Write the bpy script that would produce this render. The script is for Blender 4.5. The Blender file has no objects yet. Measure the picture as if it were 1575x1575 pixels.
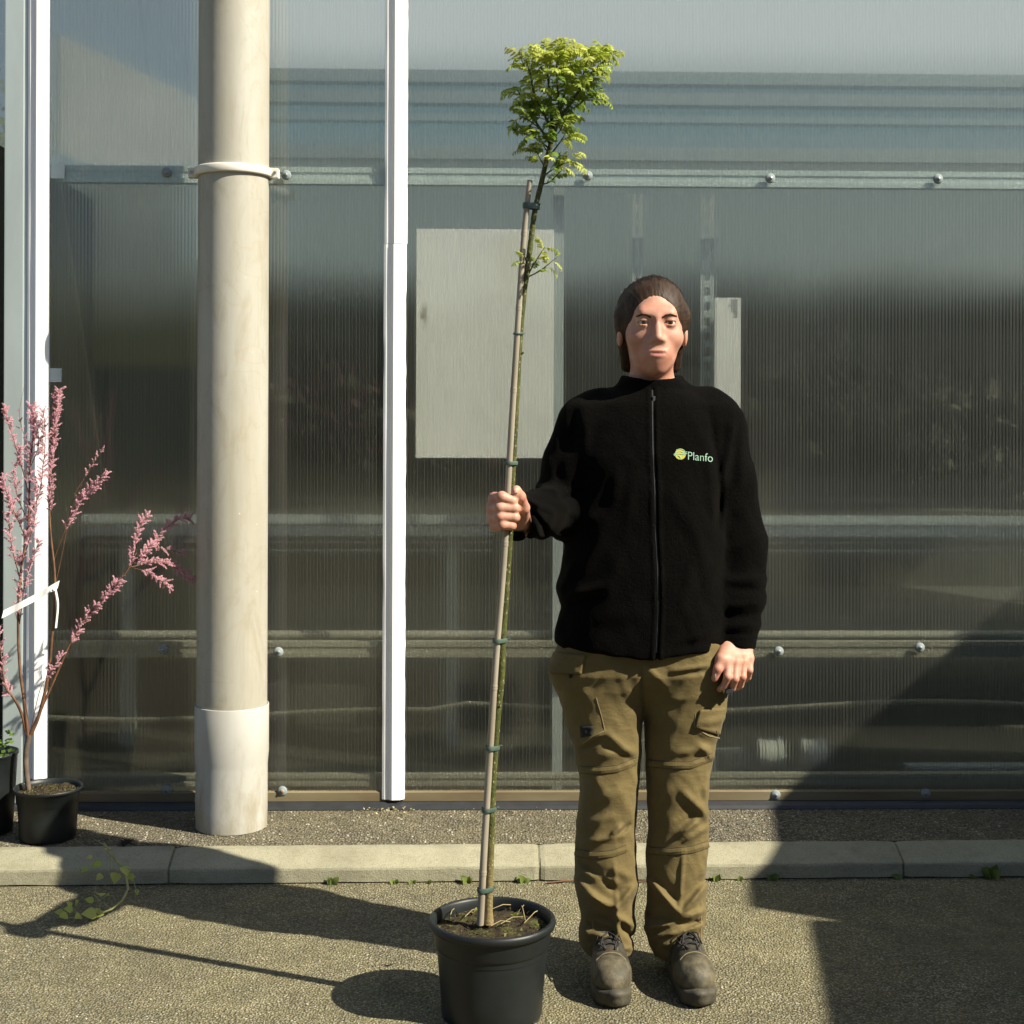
import bpy, bmesh, math, random
import numpy as np
from mathutils import Vector, Matrix, noise as mnoise
R = math.radians
random.seed(7)
S = bpy.context.scene
COL = S.collection

# ---------------------------------------------------------------- camera
FPX, YH, HC, YAW, ROLL = 2200.0, 650.0, 1.30, R(1.3), R(0.2)   # focal length and horizon of a 1575 px picture
cR0 = Vector((math.cos(YAW), -math.sin(YAW), 0)); cF = Vector((math.sin(YAW), math.cos(YAW), 0)); cU0 = Vector((0, 0, 1))
cR = cR0 * math.cos(ROLL) + cU0 * math.sin(ROLL); cU = cU0 * math.cos(ROLL) - cR0 * math.sin(ROLL)
CAM = Vector((0, 0, HC))
cd = bpy.data.cameras.new('camera'); cam = bpy.data.objects.new('camera', cd); COL.objects.link(cam)
m = Matrix((cR, cU, -cF)).transposed().to_4x4(); m.translation = CAM; cam.matrix_world = m
cd.sensor_width = 36; cd.lens = 36 * FPX / 1575; cd.shift_y = -(787.5 - YH) / 1575
cd.clip_start = 0.05; cd.clip_end = 2000
S.camera = cam

# ---------------------------------------------------------------- sky, sun, exposure
SUN = Vector((-1.08, 0.55, -1.0)).normalized()                 # the way the light travels
elev = math.asin(-SUN.z)
w = bpy.data.worlds.new('World'); S.world = w; w.use_nodes = True
nt = w.node_tree; nt.nodes.clear()
o_ = nt.nodes.new('ShaderNodeOutputWorld'); bg = nt.nodes.new('ShaderNodeBackground'); sk = nt.nodes.new('ShaderNodeTexSky')
sk.sky_type = 'NISHITA'; sk.sun_disc = False; sk.sun_elevation = elev
sk.sun_rotation = math.atan2(-SUN.x, -SUN.y)
bg.inputs[1].default_value = 0.05
nt.links.new(sk.outputs[0], bg.inputs[0]); nt.links.new(bg.outputs[0], o_.inputs[0])
sl = bpy.data.lights.new('sun', 'SUN'); sl.energy = 4.8; sl.angle = R(0.53); sl.color = (1, .93, .77)
so = bpy.data.objects.new('sun', sl); COL.objects.link(so); so.rotation_euler = SUN.to_track_quat('-Z', 'Y').to_euler()
so.location = (6, -4, 8)
S.view_settings.view_transform = 'Standard'; S.view_settings.look = 'None'
S.view_settings.gamma = 1; S.view_settings.exposure = 1.2; S.view_settings.use_curve_mapping = False
S.render.engine = 'CYCLES'
S.cycles.transparent_max_bounces = 32; S.cycles.max_bounces = 10; S.cycles.transmission_bounces = 8; S.cycles.diffuse_bounces = 4
S.cycles.caustics_reflective = False; S.cycles.caustics_refractive = True; S.cycles.sample_clamp_indirect = 4
S.cycles.use_denoising = True

# ---------------------------------------------------------------- helpers
def ray(px, py):
    return cF + cR * ((px - 787.5) / FPX) - cU * ((py - YH) / FPX)
def P(px, py, Y):
    d = ray(px, py); return CAM + d * (Y / d.y)
def G(px, py, z=0.0):
    d = ray(px, py); return CAM + d * ((z - HC) / d.z)
def rnd(a, b): return random.uniform(a, b)

def empty(name, loc=(0, 0, 0), label=None, cat=None, group=None):
    o = bpy.data.objects.new(name, None); COL.objects.link(o); o.location = loc; o.empty_display_size = .1
    return tag(o, label, cat, group)
def tag(o, label=None, cat=None, group=None, kind=None):
    for k, v in (('label', label), ('category', cat), ('group', group), ('kind', kind)):
        if v: o[k] = v
    return o
def link_mesh(name, me, mat, parent=None, smooth=True):
    o = bpy.data.objects.new(name, me); COL.objects.link(o)
    for mm in (mat if isinstance(mat, (list, tuple)) else [mat]):
        if mm is not None and len(me.materials) < 8: me.materials.append(mm)
    if parent is not None:
        o.parent = parent
        base = parent
        # parents carry only translation here: geometry is written in world space
        off = Vector((0, 0, 0)); q = parent
        while q is not None: off += q.location; q = q.parent
        o.location = -off
    return o

class MB:
    """collects geometry in world space, then links it as one mesh"""
    def __init__(s): s.v = []; s.f = []; s.mi = []; s.sm = []
    def add(s, vs, fs, mi=0, sm=False):
        b = len(s.v); s.v += [tuple(v) for v in vs]
        for f in fs: s.f.append(tuple(b + i for i in f)); s.mi.append(mi); s.sm.append(sm)
    def box(s, lo, hi, mi=0, M=None):
        x0, y0, z0 = lo; x1, y1, z1 = hi
        vs = [Vector(p) for p in ((x0,y0,z0),(x1,y0,z0),(x1,y1,z0),(x0,y1,z0),(x0,y0,z1),(x1,y0,z1),(x1,y1,z1),(x0,y1,z1))]
        if M is not None: vs = [M @ v for v in vs]
        s.add(vs, [(0,3,2,1),(4,5,6,7),(0,1,5,4),(1,2,6,5),(2,3,7,6),(3,0,4,7)], mi)
    def tube(s, pts, rad, n=8, mi=0, cap=True, sx=1.0):
        pts = [Vector(p) for p in pts]; k = len(pts)
        if not isinstance(rad, (list, tuple)): rad = [rad] * k
        t0 = (pts[1] - pts[0]).normalized(); u = t0.orthogonal().normalized()
        vs = []
        for i in range(k):
            t = (pts[min(i + 1, k - 1)] - pts[max(i - 1, 0)]).normalized()
            u = (u - t * u.dot(t)); u = u.normalized() if u.length > 1e-6 else t.orthogonal().normalized()
            b = t.cross(u)
            for j in range(n):
                a = 2 * math.pi * j / n
                vs.append(pts[i] + (u * math.cos(a) + b * math.sin(a) * sx) * rad[i])
        fs = [(i*n+j, i*n+(j+1) % n, (i+1)*n+(j+1) % n, (i+1)*n+j) for i in range(k-1) for j in range(n)]
        s.add(vs, fs, mi, True)
        if cap: s.add(vs[:n], [tuple(range(n-1, -1, -1))], mi); s.add(vs[-n:], [tuple(range(n))], mi)
    def lathe(s, prof, c, n=48, mi=0, close=False):
        c = Vector(c); k = len(prof)
        vs = [c + Vector((r * math.cos(2*math.pi*j/n), r * math.sin(2*math.pi*j/n), z)) for r, z in prof for j in range(n)]
        fs = [(i*n+j, i*n+(j+1) % n, (i+1)*n+(j+1) % n, (i+1)*n+j) for i in range(k-1) for j in range(n)]
        s.add(vs, fs, mi, True)
    def prism(s, outline, axis_pts, mi=0):
        """outline: list of (y,z); swept between two origin points"""
        a, b = Vector(axis_pts[0]), Vector(axis_pts[1]); n = len(outline)
        vs = [a + Vector((0, y, z)) for y, z in outline] + [b + Vector((0, y, z)) for y, z in outline]
        fs = [(i, (i+1) % n, n + (i+1) % n, n + i) for i in range(n)] + [tuple(range(n-1, -1, -1)), tuple(range(n, 2*n))]
        s.add(vs, fs, mi)
    def mesh(s, name='mesh'):
        me = bpy.data.meshes.new(name); me.from_pydata(s.v, [], s.f)
        me.polygons.foreach_set('material_index', s.mi); me.polygons.foreach_set('use_smooth', s.sm); me.update()
        return me
    def build(s, name, mat, parent=None, bevel=0, fix=True):
        me = s.mesh(name)
        if fix or bevel:
            bm = bmesh.new(); bm.from_mesh(me)
            bmesh.ops.recalc_face_normals(bm, faces=bm.faces)
            if bevel:
                es = [e for e in bm.edges if len(e.link_faces) == 2 and e.calc_face_angle(0) > .5]
                bmesh.ops.bevel(bm, geom=es, offset=bevel, segments=2, affect='EDGES', profile=.6)
            bm.to_mesh(me); bm.free()
        return link_mesh(name, me, mat, parent)

# ---------------------------------------------------------------- materials
class NT:
    def __init__(s, name):
        s.m = bpy.data.materials.new(name); s.m.use_nodes = True; s.t = s.m.node_tree; s.t.nodes.clear()
        s.out = s.n('ShaderNodeOutputMaterial')
    def n(s, ty, **kw):
        nd = s.t.nodes.new(ty)
        for k, v in kw.items():
            if k == 'ins':
                for a, b in v.items(): s.set(nd, a, b)
            else: setattr(nd, k, v)
        return nd
    def set(s, nd, k, v):
        i = nd.inputs[k]
        if hasattr(v, 'is_output') or isinstance(v, bpy.types.NodeSocket): s.t.links.new(v, i)
        else: i.default_value = (*v, 1) if isinstance(v, tuple) and len(v) == 3 and i.type == 'RGBA' else v
    def pos(s): return s.n('ShaderNodeNewGeometry').outputs['Position']
    def scale(s, vec, sc): return s.n('ShaderNodeVectorMath', operation='MULTIPLY', ins={0: vec, 1: sc}).outputs[0]
    def noise(s, vec, scale, det=4, rough=.55, dist=0):
        return s.n('ShaderNodeTexNoise', ins={'Vector': vec, 'Scale': scale, 'Detail': det, 'Roughness': rough, 'Distortion': dist}).outputs[0]
    def vor(s, vec, scale, feat='F1', out='Distance', rnd=1.0):
        return s.n('ShaderNodeTexVoronoi', feature=feat, ins={'Vector': vec, 'Scale': scale, 'Randomness': rnd}).outputs[out]
    def ramp(s, fac, stops, interp='LINEAR'):
        r = s.n('ShaderNodeValToRGB'); r.color_ramp.interpolation = interp; e = r.color_ramp.elements
        for i, (p, c) in enumerate(stops):
            q = e[i] if i < 2 else e.new(p)
            q.position = p; q.color = (*c, 1) if isinstance(c, tuple) else (c, c, c, 1)
        s.set(r, 0, fac); return r.outputs[0]
    def math(s, op, a, b=0.0, c=0.0):
        return s.n('ShaderNodeMath', operation=op, ins={0: a, 1: b, 2: c}).outputs[0]
    def mix(s, f, a, b, mode='MIX'):
        nd = s.n('ShaderNodeMix', data_type='RGBA', blend_type=mode)
        s.set(nd, 0, f); s.set(nd, 6, a); s.set(nd, 7, b); return nd.outputs[2]
    def bump(s, h, dist, strength=1.0, nrm=None):
        nd = s.n('ShaderNodeBump', ins={'Height': h, 'Distance': dist, 'Strength': strength})
        if nrm is not None: s.set(nd, 'Normal', nrm)
        return nd.outputs[0]
    def bsdf(s, **kw):
        b = s.n('ShaderNodeBsdfPrincipled')
        for k, v in kw.items(): s.set(b, k.replace('_', ' '), v)
        return b
    def done(s, sh):
        s.t.links.new(sh, s.out.inputs[0]); return s.m
    def shmix(s, f, a, b):
        nd = s.n('ShaderNodeMixShader'); s.set(nd, 0, f); s.t.links.new(a, nd.inputs[1]); s.t.links.new(b, nd.inputs[2]); return nd.outputs[0]

def simple(name, col, rough=.6, var=.15, vs=12, bump=0, bs=60, metal=0, spec=.5, col2=None, stretch=(1, 1, 1), **kw):
    t = NT(name); p = t.scale(t.pos(), stretch)
    n = t.noise(p, vs, 5, .6)
    c2 = col2 or tuple(max(0, c * (1 - 2 * var)) for c in col)
    c = t.mix(t.ramp(n, [(.3, 0.), (.7, 1.)]), c2, col)
    b = t.bsdf(Base_Color=c, Roughness=rough, Metallic=metal, **{'Specular_IOR_Level': spec}, **kw)
    if bump: t.set(b, 'Normal', t.bump(t.noise(p, bs, 6, .65), bump))
    return t.done(b.outputs[0])

def gravel(name, scale, stones, base, bump, moss, big=1.5):
    t = NT(name); p = t.pos()
    pj = t.n('ShaderNodeVectorMath', operation='ADD', ins={0: p, 1: t.scale(t.n('ShaderNodeTexNoise', ins={'Vector': p, 'Scale': scale*.8, 'Detail': 2}).outputs[1], (.006,)*3)}).outputs[0]
    v = t.n('ShaderNodeTexVoronoi', ins={'Vector': pj, 'Scale': scale})
    sp = t.n('ShaderNodeSeparateColor', ins={0: v.outputs['Color']})
    c = t.ramp(sp.outputs[0], stones)
    c = t.mix(t.math('MULTIPLY', sp.outputs[1], .45), c, tuple(x * .45 for x in base))
    gap = t.ramp(v.outputs['Distance'], [(.30, 0.), (.68, 1.)])
    c = t.mix(gap, c, tuple(x * .34 for x in base))
    sp2 = t.n('ShaderNodeTexVoronoi', ins={'Vector': p, 'Scale': scale * 2.3})
    s2 = t.n('ShaderNodeSeparateColor', ins={0: sp2.outputs['Color']})
    c = t.mix(t.ramp(s2.outputs[2], [(.955, 0.), (.985, .8)]), c, (.6, .58, .5))
    big_ = t.noise(p, big, 6, .65)
    c = t.mix(t.ramp(big_, [(.32, .0), (.75, .55)]), c, moss)
    c = t.mix(t.ramp(t.noise(p, .9, 6, .7, .8), [(.50, 0.), (.66, .38)]), c, tuple(x*.5 for x in base))
    crk = t.math('ABSOLUTE', t.math('SUBTRACT', t.noise(p, 2.3, 5, .6, 1.2), .5))
    c = t.mix(t.math('MULTIPLY', t.ramp(crk, [(0., .6), (.006, 0.)]), t.ramp(t.noise(p, 1.4, 2), [(.52, 0.), (.6, 1.)])), c, tuple(x*.3 for x in base))
    m2 = t.noise(p, 9, 5, .7)
    c = t.mix(1.0, c, t.ramp(m2, [(.3, (.72, .72, .72)), (.7, (1.12, 1.1, 1.02))]), 'MULTIPLY')
    h = t.math('SUBTRACT', t.math('MULTIPLY', sp.outputs[2], .5), v.outputs['Distance'])
    h = t.math('ADD', h, t.math('MULTIPLY', t.noise(p, scale * 3, 3), .35))
    b = t.bsdf(Base_Color=c, Roughness=.92, **{'Specular_IOR_Level': .25})
    t.set(b, 'Normal', t.bump(h, bump))
    return t.done(b.outputs[0])
STN = [(0, (.10, .09, .062)), (.2, (.20, .18, .115)), (.45, (.29, .262, .168)), (.68, (.36, .325, .215)), (.86, (.45, .415, .30)), (1, (.26, .245, .205))]
M_road = gravel('road_asphalt', 160, STN, (.26, .235, .15), .0055, (.25, .222, .115))
M_pave = gravel('pavement_asphalt', 135, [(0, (.03, .028, .026)), (.2, (.09, .08, .065)), (.45, (.23, .2, .155)), (.7, (.33, .29, .22)), (.88, (.48, .44, .36)), (1, (.2, .185, .18))], (.24, .215, .15), .0075, (.21, .185, .105))
def kerbmat():
    t = NT('kerb_concrete'); p = t.pos()
    c = t.ramp(t.noise(p, 5, 6, .7), [(.3, (.24, .225, .155)), (.7, (.35, .33, .235))])
    c = t.mix(t.ramp(t.noise(p, 240, 3, .7), [(.32, .55), (.5, 0.)]), c, (.13, .12, .085))
    c = t.mix(t.ramp(t.vor(p, 90), [(.06, .7), (.14, 0.)]), c, (.09, .085, .07))
    st = t.noise(t.scale(p, (1, 1, 3)), 14, 5, .75)
    c = t.mix(t.ramp(st, [(.52, 0.), (.72, .5)]), c, (.15, .145, .09))
    b = t.bsdf(Base_Color=c, Roughness=.93, **{'Specular_IOR_Level': .2})
    t.set(b, 'Normal', t.bump(t.math('ADD', t.noise(p, 260, 4, .7), t.math('MULTIPLY', t.noise(p, 30, 4), .8)), .0022))
    return t.done(b.outputs[0])
M_kerb = kerbmat()
M_white = simple('white_pvc', (.80, .81, .82), .42, .03, 5)
def pipemat():
    t = NT('beige_pvc'); p = t.pos()
    c = t.mix(t.ramp(t.noise(t.scale(p, (3, 3, .5)), 3, 5, .6), [(.35, 0.), (.75, 1.)]), (.345, .332, .288), (.29, .27, .215))
    c = t.mix(t.ramp(t.noise(t.scale(p, (1, 1, .35)), 9, 7, .75, 1.5), [(.50, 0.), (.70, .42)]), c, (.19, .16, .085))
    sx = t.n('ShaderNodeSeparateXYZ', ins={0: p}); spl = t.math('ADD', t.math('MULTIPLY', t.noise(t.scale(p, (1, 1, .5)), 12, 6, .7), .5), t.math('MULTIPLY', sx.outputs[2], -.9))
    c = t.mix(t.ramp(t.noise(t.scale(p, (8, 8, .35)), 4, 6, .7), [(.5, 0.), (.75, .22)]), c, (.17, .145, .085))
    c = t.mix(t.ramp(spl, [(.02, 0.), (.16, .6)]), c, (.16, .13, .08))
    vein = t.math('ABSOLUTE', t.math('SUBTRACT', t.noise(p, 3.3, 3, .5, .8), .5))
    c = t.mix(t.ramp(vein, [(.0, .16), (.010, 0.)]), c, (.26, .20, .10))
    c = t.mix(t.ramp(t.noise(p, 70, 2), [(.74, 0.), (.8, .5)]), c, (.75, .73, .66))
    b = t.bsdf(Base_Color=c, Roughness=t.ramp(t.noise(p, 11, 3), [(.3, .42), (.7, .6)]), **{'Specular_IOR_Level': .4})
    t.set(b, 'Normal', t.bump(t.noise(p, 40, 4), .0004))
    return t.done(b.outputs[0])
M_pipe = pipemat()
def sleevemat():
    t = NT('sleeve_pvc'); p = t.pos(); sx = t.n('ShaderNodeSeparateXYZ', ins={0: p})
    c = t.mix(t.ramp(t.noise(t.scale(p, (1, 1, .5)), 5, 5, .6), [(.3, 0.), (.75, 1.)]), (.40, .395, .375), (.33, .315, .265))
    st = t.math('ADD', t.noise(t.scale(p, (2, 2, .8)), 7, 6, .7), t.math('MULTIPLY', sx.outputs[2], -1.1))
    c = t.mix(t.ramp(st, [(.24, 0.), (.48, .6)]), c, (.21, .175, .10))
    c = t.mix(t.ramp(t.noise(t.scale(p, (9, 9, .5)), 5, 5, .7), [(.55, 0.), (.75, .2)]), c, (.22, .19, .13))
    b = t.bsdf(Base_Color=c, Roughness=.5, **{'Specular_IOR_Level': .4}); return t.done(b.outputs[0])
M_sleeve = sleevemat()
M_galv = simple('galvanised_steel', (.42, .48, .48), .45, .1, 6, metal=.35, stretch=(1, 1, .3))
M_rail = simple('rail_aluminium', (.50, .58, .58), .5, .12, 5, stretch=(.3, 1, 1))
M_rail_low = simple('rail_aged', (.26, .25, .20), .6, .2, 6, stretch=(.3, 1, 1))
M_beige = simple('sill_stained', (.19, .165, .095), .6, .2, 9, stretch=(.25, 1, 1), col2=(.11, .075, .035))
M_flash = simple('black_rubber', (.025, .027, .03), .5, .2, 20)
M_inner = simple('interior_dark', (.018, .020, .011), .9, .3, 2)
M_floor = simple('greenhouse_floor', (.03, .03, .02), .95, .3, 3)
M_shelf = simple('shelf_metal', (.34, .38, .39), .5, .1, 5)
M_board = None
def boardmat():
    t = NT('white_board'); p = t.pos()
    c = t.mix(t.ramp(t.noise(p, 3, 5, .6), [(.35, 0.), (.7, 1.)]), (.66, .65, .64), (.78, .77, .75))
    c = t.mix(t.ramp(t.noise(p, 26, 7, .8), [(.60, 0.), (.70, .8)]), c, (.22, .2, .12))
    q = P(652, 484, 4.62); dv = t.n('ShaderNodeVectorMath', operation='MULTIPLY', ins={0: t.n('ShaderNodeVectorMath', operation='SUBTRACT', ins={0: p, 1: tuple(q)}).outputs[0], 1: (1.6, 0, .55)}).outputs[0]
    ds = t.n('ShaderNodeVectorMath', operation='LENGTH', ins={0: dv}).outputs['Value']
    c = t.mix(t.ramp(t.math('ADD', t.math('MULTIPLY', ds, 14), t.noise(p, 45, 5, .7)), [(.50, .85), (.85, 0.)]), c, (.12, .10, .05))
    b = t.bsdf(Base_Color=c, Roughness=.6); return t.done(b.outputs[0])
M_board = boardmat()
M_bolt = simple('bolt_cap', (.21, .245, .25), .8, .08, 30, metal=0)
M_bolthead = simple('bolt_steel', (.30, .30, .30), .3, .1, 90, metal=.8)
M_rust = simple('bolt_rust', (.32, .15, .06), .7, .2, 200)

RIB = .0109
def sheetmat(name, haze=.04, line=.33, clear=.48, tint=(.935, .95, .93), dirt=1.0, ph=0.0):
    """twin-wall polycarbonate: part clear, part spread sideways by the ribs, a little milky, glossy"""
    t = NT(name); g = t.n('ShaderNodeNewGeometry'); p = g.outputs['Position']
    sx = t.n('ShaderNodeSeparateXYZ', ins={0: p})
    u = t.math('MULTIPLY', t.math('ADD', sx.outputs[0], ph), 1 / RIB)
    fr = t.math('ABSOLUTE', t.math('SUBTRACT', t.math('FRACT', u), .5))
    ln = t.ramp(fr, [(.40, 0.), (.485, 1.)])
    # rib lines differ a little from one to the next
    cell = t.n('ShaderNodeTexWhiteNoise', noise_dimensions='1D'); t.set(cell, 'W', t.math('FLOOR', t.math('ADD', u, .5)))
    ln = t.math('MULTIPLY', ln, t.math('MULTIPLY_ADD', cell.outputs[0], .7, .5))
    ang = t.math('SINE', t.math('MULTIPLY', u, 2 * math.pi))
    nx = t.n('ShaderNodeCombineXYZ', ins={0: t.math('MULTIPLY', ang, .9)})
    nv = t.n('ShaderNodeVectorMath', operation='NORMALIZE', ins={0: t.n('ShaderNodeVectorMath', operation='ADD', ins={0: g.outputs['Normal'], 1: nx.outputs[0]}).outputs[0]}).outputs[0]
    tr = t.n('ShaderNodeBsdfTransparent', ins={0: tint})
    rf = t.n('ShaderNodeBsdfRefraction', ins={0: tint, 'Roughness': .5, 'IOR': 1.07, 'Normal': nv})
    base = t.shmix(clear, rf.outputs[0], tr.outputs[0])
    # dust, scratches and webs on the outside
    d1 = t.ramp(t.noise(p, 2.2, 8, .72), [(.42, 0.), (.8, 1.)])
    vein = t.math('ABSOLUTE', t.math('SUBTRACT', t.noise(t.scale(p, (1, 1, 1.3)), 7, 6, .62, 2.2), .5))
    msk = t.math('MULTIPLY', t.ramp(t.noise(p, 3.1, 3, .5), [(.50, 0.), (.62, 1.)]), t.ramp(t.noise(p, 60, 3, .7), [(.42, 0.), (.6, 1.)]))
    scr = t.math('MULTIPLY', t.ramp(vein, [(.0, 1.), (.013, 0.)]), msk)
    spk = t.ramp(t.vor(p, 34), [(.045, .7), (.075, 0.)])
    spk = t.math('MULTIPLY', spk, t.ramp(t.noise(p, 6, 2), [(.55, 0.), (.62, 1.)]))
    drt = t.math('MULTIPLY', t.math('ADD', t.math('MULTIPLY', d1, .016), t.math('ADD', t.math('MULTIPLY', scr, .34), spk)), dirt)
    hz = t.math('ADD', t.math('ADD', haze, t.math('MULTIPLY', ln, line)), drt)
    hz = t.math('MINIMUM', hz, .9)
    df = t.n('ShaderNodeBsdfDiffuse', ins={0: (.52, .52, .43)}); tl = t.n('ShaderNodeBsdfTranslucent', ins={0: (.58, .585, .56)})
    milk = t.shmix(.78, df.outputs[0], tl.outputs[0])
    body = t.shmix(hz, base, milk)
    gl = t.n('ShaderNodeBsdfGlossy', ins={0: (1, 1, 1), 'Roughness': .10})
    cs = t.math('ABSOLUTE', t.n('ShaderNodeVectorMath', operation='DOT_PRODUCT', ins={0: g.outputs['Normal'], 1: g.outputs['Incoming']}).outputs['Value'])
    fz = t.math('MULTIPLY_ADD', t.math('POWER', t.math('SUBTRACT', 1.0, cs), 5.0), .9, .07)     # the same seen from inside
    return t.done(t.shmix(fz, body, gl.outputs[0]))
M_sheet = sheetmat('polycarbonate')
def plainsheet(name, tr, tl, col=(.96, .965, .94)):
    t = NT(name)
    a = t.n('ShaderNodeBsdfTransparent', ins={0: col}); b = t.n('ShaderNodeBsdfTranslucent', ins={0: col}); d = t.n('ShaderNodeBsdfDiffuse', ins={0: (.45, .47, .46)})
    mx = t.shmix(tl, d.outputs[0], b.outputs[0]); return t.done(t.shmix(tr, mx, a.outputs[0]))
M_back = plainsheet('sheet_inner_face', .982, .6)
M_web = plainsheet('sheet_web', .92, .6)
M_roof = plainsheet('roof_sheet', .14, .55, (.60, .65, .67))
M_far = plainsheet('far_wall_sheet', .35, .6, (.64, .67, .63))

def fade_sheet():
    """far glazing whose colour carries the soft fade from bright haze to dark"""
    t = NT('far_wall_fade'); p = t.pos(); sx = t.n('ShaderNodeSeparateXYZ', ins={0: p})
    z0, z1 = P(800, 500, 10.5).z, P(800, 395, 10.5).z
    a = t.math('MULTIPLY_ADD', sx.outputs[2], 1/(z1 - z0), -z0/(z1 - z0)); a = t.math('ADD', a, t.math('MULTIPLY', t.math('SUBTRACT', t.noise(t.scale(p, (1, 1, .6)), 1.1, 5, .6), .5), .9))
    k = t.n('ShaderNodeValToRGB'); k.color_ramp.interpolation = 'EASE'; k.color_ramp.elements[0].position = .05; k.color_ramp.elements[1].position = 1.0; t.set(k, 0, a)
    c = t.mix(k.outputs[0], (.022, .024, .012), (.66, .68, .64))  # painted light fade: bright hazy tone above, dark interior tone below
    tr = t.n('ShaderNodeBsdfTransparent', ins={0: c}); tl = t.n('ShaderNodeBsdfTranslucent', ins={0: c}); d = t.n('ShaderNodeBsdfDiffuse', ins={0: t.mix(k.outputs[0], (.03, .032, .018), (.42, .46, .44))})
    return t.done(t.shmix(t.math('MULTIPLY', k.outputs[0], .35), t.shmix(.6, d.outputs[0], tl.outputs[0]), tr.outputs[0]))
M_fade = fade_sheet()
# ================================================================ the setting
WY = 4.55                                                       # outer face of the greenhouse wall
KH = .08                                                        # pavement height over the road
def kerb_y(x): return 4.045 + x * math.tan(R(1.0))
gm = MB(); gm.add([(-90, -40, 0), (90, -40, 0), (90, 160, 0), (-90, 160, 0)], [(0, 1, 2, 3)])
tag(gm.build('road', M_road, fix=False), kind='structure')
# pavement: a slab between the kerb and the wall, carried on past the corner
pm = MB(); X0, X1 = -9, 9
pm.add([(X0, kerb_y(X0) + .105, .004), (X1, kerb_y(X1) + .105, .004), (X1, WY + 1.2, .004), (X0, WY + 1.2, .004),
        (X0, kerb_y(X0) + .105, KH - .004), (X1, kerb_y(X1) + .105, KH - .004), (X1, WY + 1.2, KH - .004), (X0, WY + 1.2, KH - .004)],
       [(4, 5, 6, 7), (0, 1, 5, 4), (1, 2, 6, 5), (2, 3, 7, 6), (3, 0, 4, 7)])
tag(pm.build('pavement', M_pave, fix=False), kind='structure')
# kerb stones, one metre each, worn round at the joints
kerb = empty('kerb', (0, 4.045, 0), 'long low concrete kerb of metre stones between road and greenhouse strip', 'kerb')
joints = [G(255, 1345, .04).x, G(826, 1332, .04).x, G(1388, 1327, .04).x]
step = (joints[2] - joints[0]) / 2
xs = [joints[0] + step * k for k in range(-3, 6)]
prof = [(0, 0.004), (0, .040), (.0015, .0455), (.005, .0485), (.040, .064), (.078, .0785), (.090, KH), (.104, KH), (.104, .004)]
for i in range(len(xs) - 1):
    a, b = xs[i] + .003, xs[i + 1] - .003
    n = 24; vs = []; fs = []; k = len(prof); jz = rnd(-.0025, .0025); jy = rnd(-.003, .003)
    for j in range(n + 1):
        t = j / n; e = (t ** 1) * (b - a); x = a + (b - a) * t
        dist = min(x - a, b - x); sh = .004 * max(0, 1 - dist / .03) ** 2
        if j in (1, n - 1):
            x = a + .012 if j == 1 else b - .012; sh = .0014
        for q, (py_, pz_) in enumerate(prof):
            wob = .0018 * mnoise.noise(Vector((x * 9, q * 1.3, i * 7)))
            cy, cz = .055, .035
            s = 1 - sh / .05
            vs.append((x, kerb_y(x) + jy + cy + (py_ - cy) * s + wob, max(.002, cz + (pz_ - cz) * s + wob + (jz if pz_ > .01 else 0))))
    for j in range(n):
        for q in range(k):
            fs.append((j*k+q, j*k+(q+1) % k, (j+1)*k+(q+1) % k, (j+1)*k+q))
    fs += [tuple(range(k)), tuple(range(n*k + k - 1, n*k - 1, -1))]
    mb = MB(); mb.add(vs, fs); mb.build('kerb_stone', M_kerb, kerb)
mj = MB()
for x in xs[1:-1]: mj.prism([(.006, .002), (.006, .041), (.04, .058), (.08, .073), (.1, .074), (.1, .002)], [(x - .012, kerb_y(x), 0), (x + .012, kerb_y(x), 0)])
tag(mj.build('joint_mortar', simple('mortar', (.19, .175, .12), .95, .3, 80, bump=.002), kerb), kind='stuff')

# ================================================================ greenhouse
gh = empty('greenhouse', (0, WY, 0), 'greenhouse with ribbed clear plastic walls and white capping strips', 'greenhouse')
TOPZ = 3.7
xL = P(75, 700, WY).x; xS = P(607, 700, WY).x; xR = 4.2
def panel(x0, x1):
    mb = MB()
    mb.box((x0, WY, .115), (x1, WY + .010, TOPZ))
    mb.mi = [1, 1, 0, 1, 1, 1]
    o = mb.build('wall_panel', [M_sheet, M_back], gh, fix=False)
    wb = MB(); x = math.ceil(x0 / RIB) * RIB - RIB * .5
    while x < x1:
        if x > x0 + .002: wb.add([(x, WY + .0008, .12), (x, WY + .0092, .12), (x, WY + .0092, TOPZ), (x, WY + .0008, TOPZ)], [(0, 1, 2, 3)])
        x += RIB
    tag(wb.build('rib', M_web, o, fix=False), kind='stuff')
panel(xL - .03, xS - .004); panel(xS + .004, xR)
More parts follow.
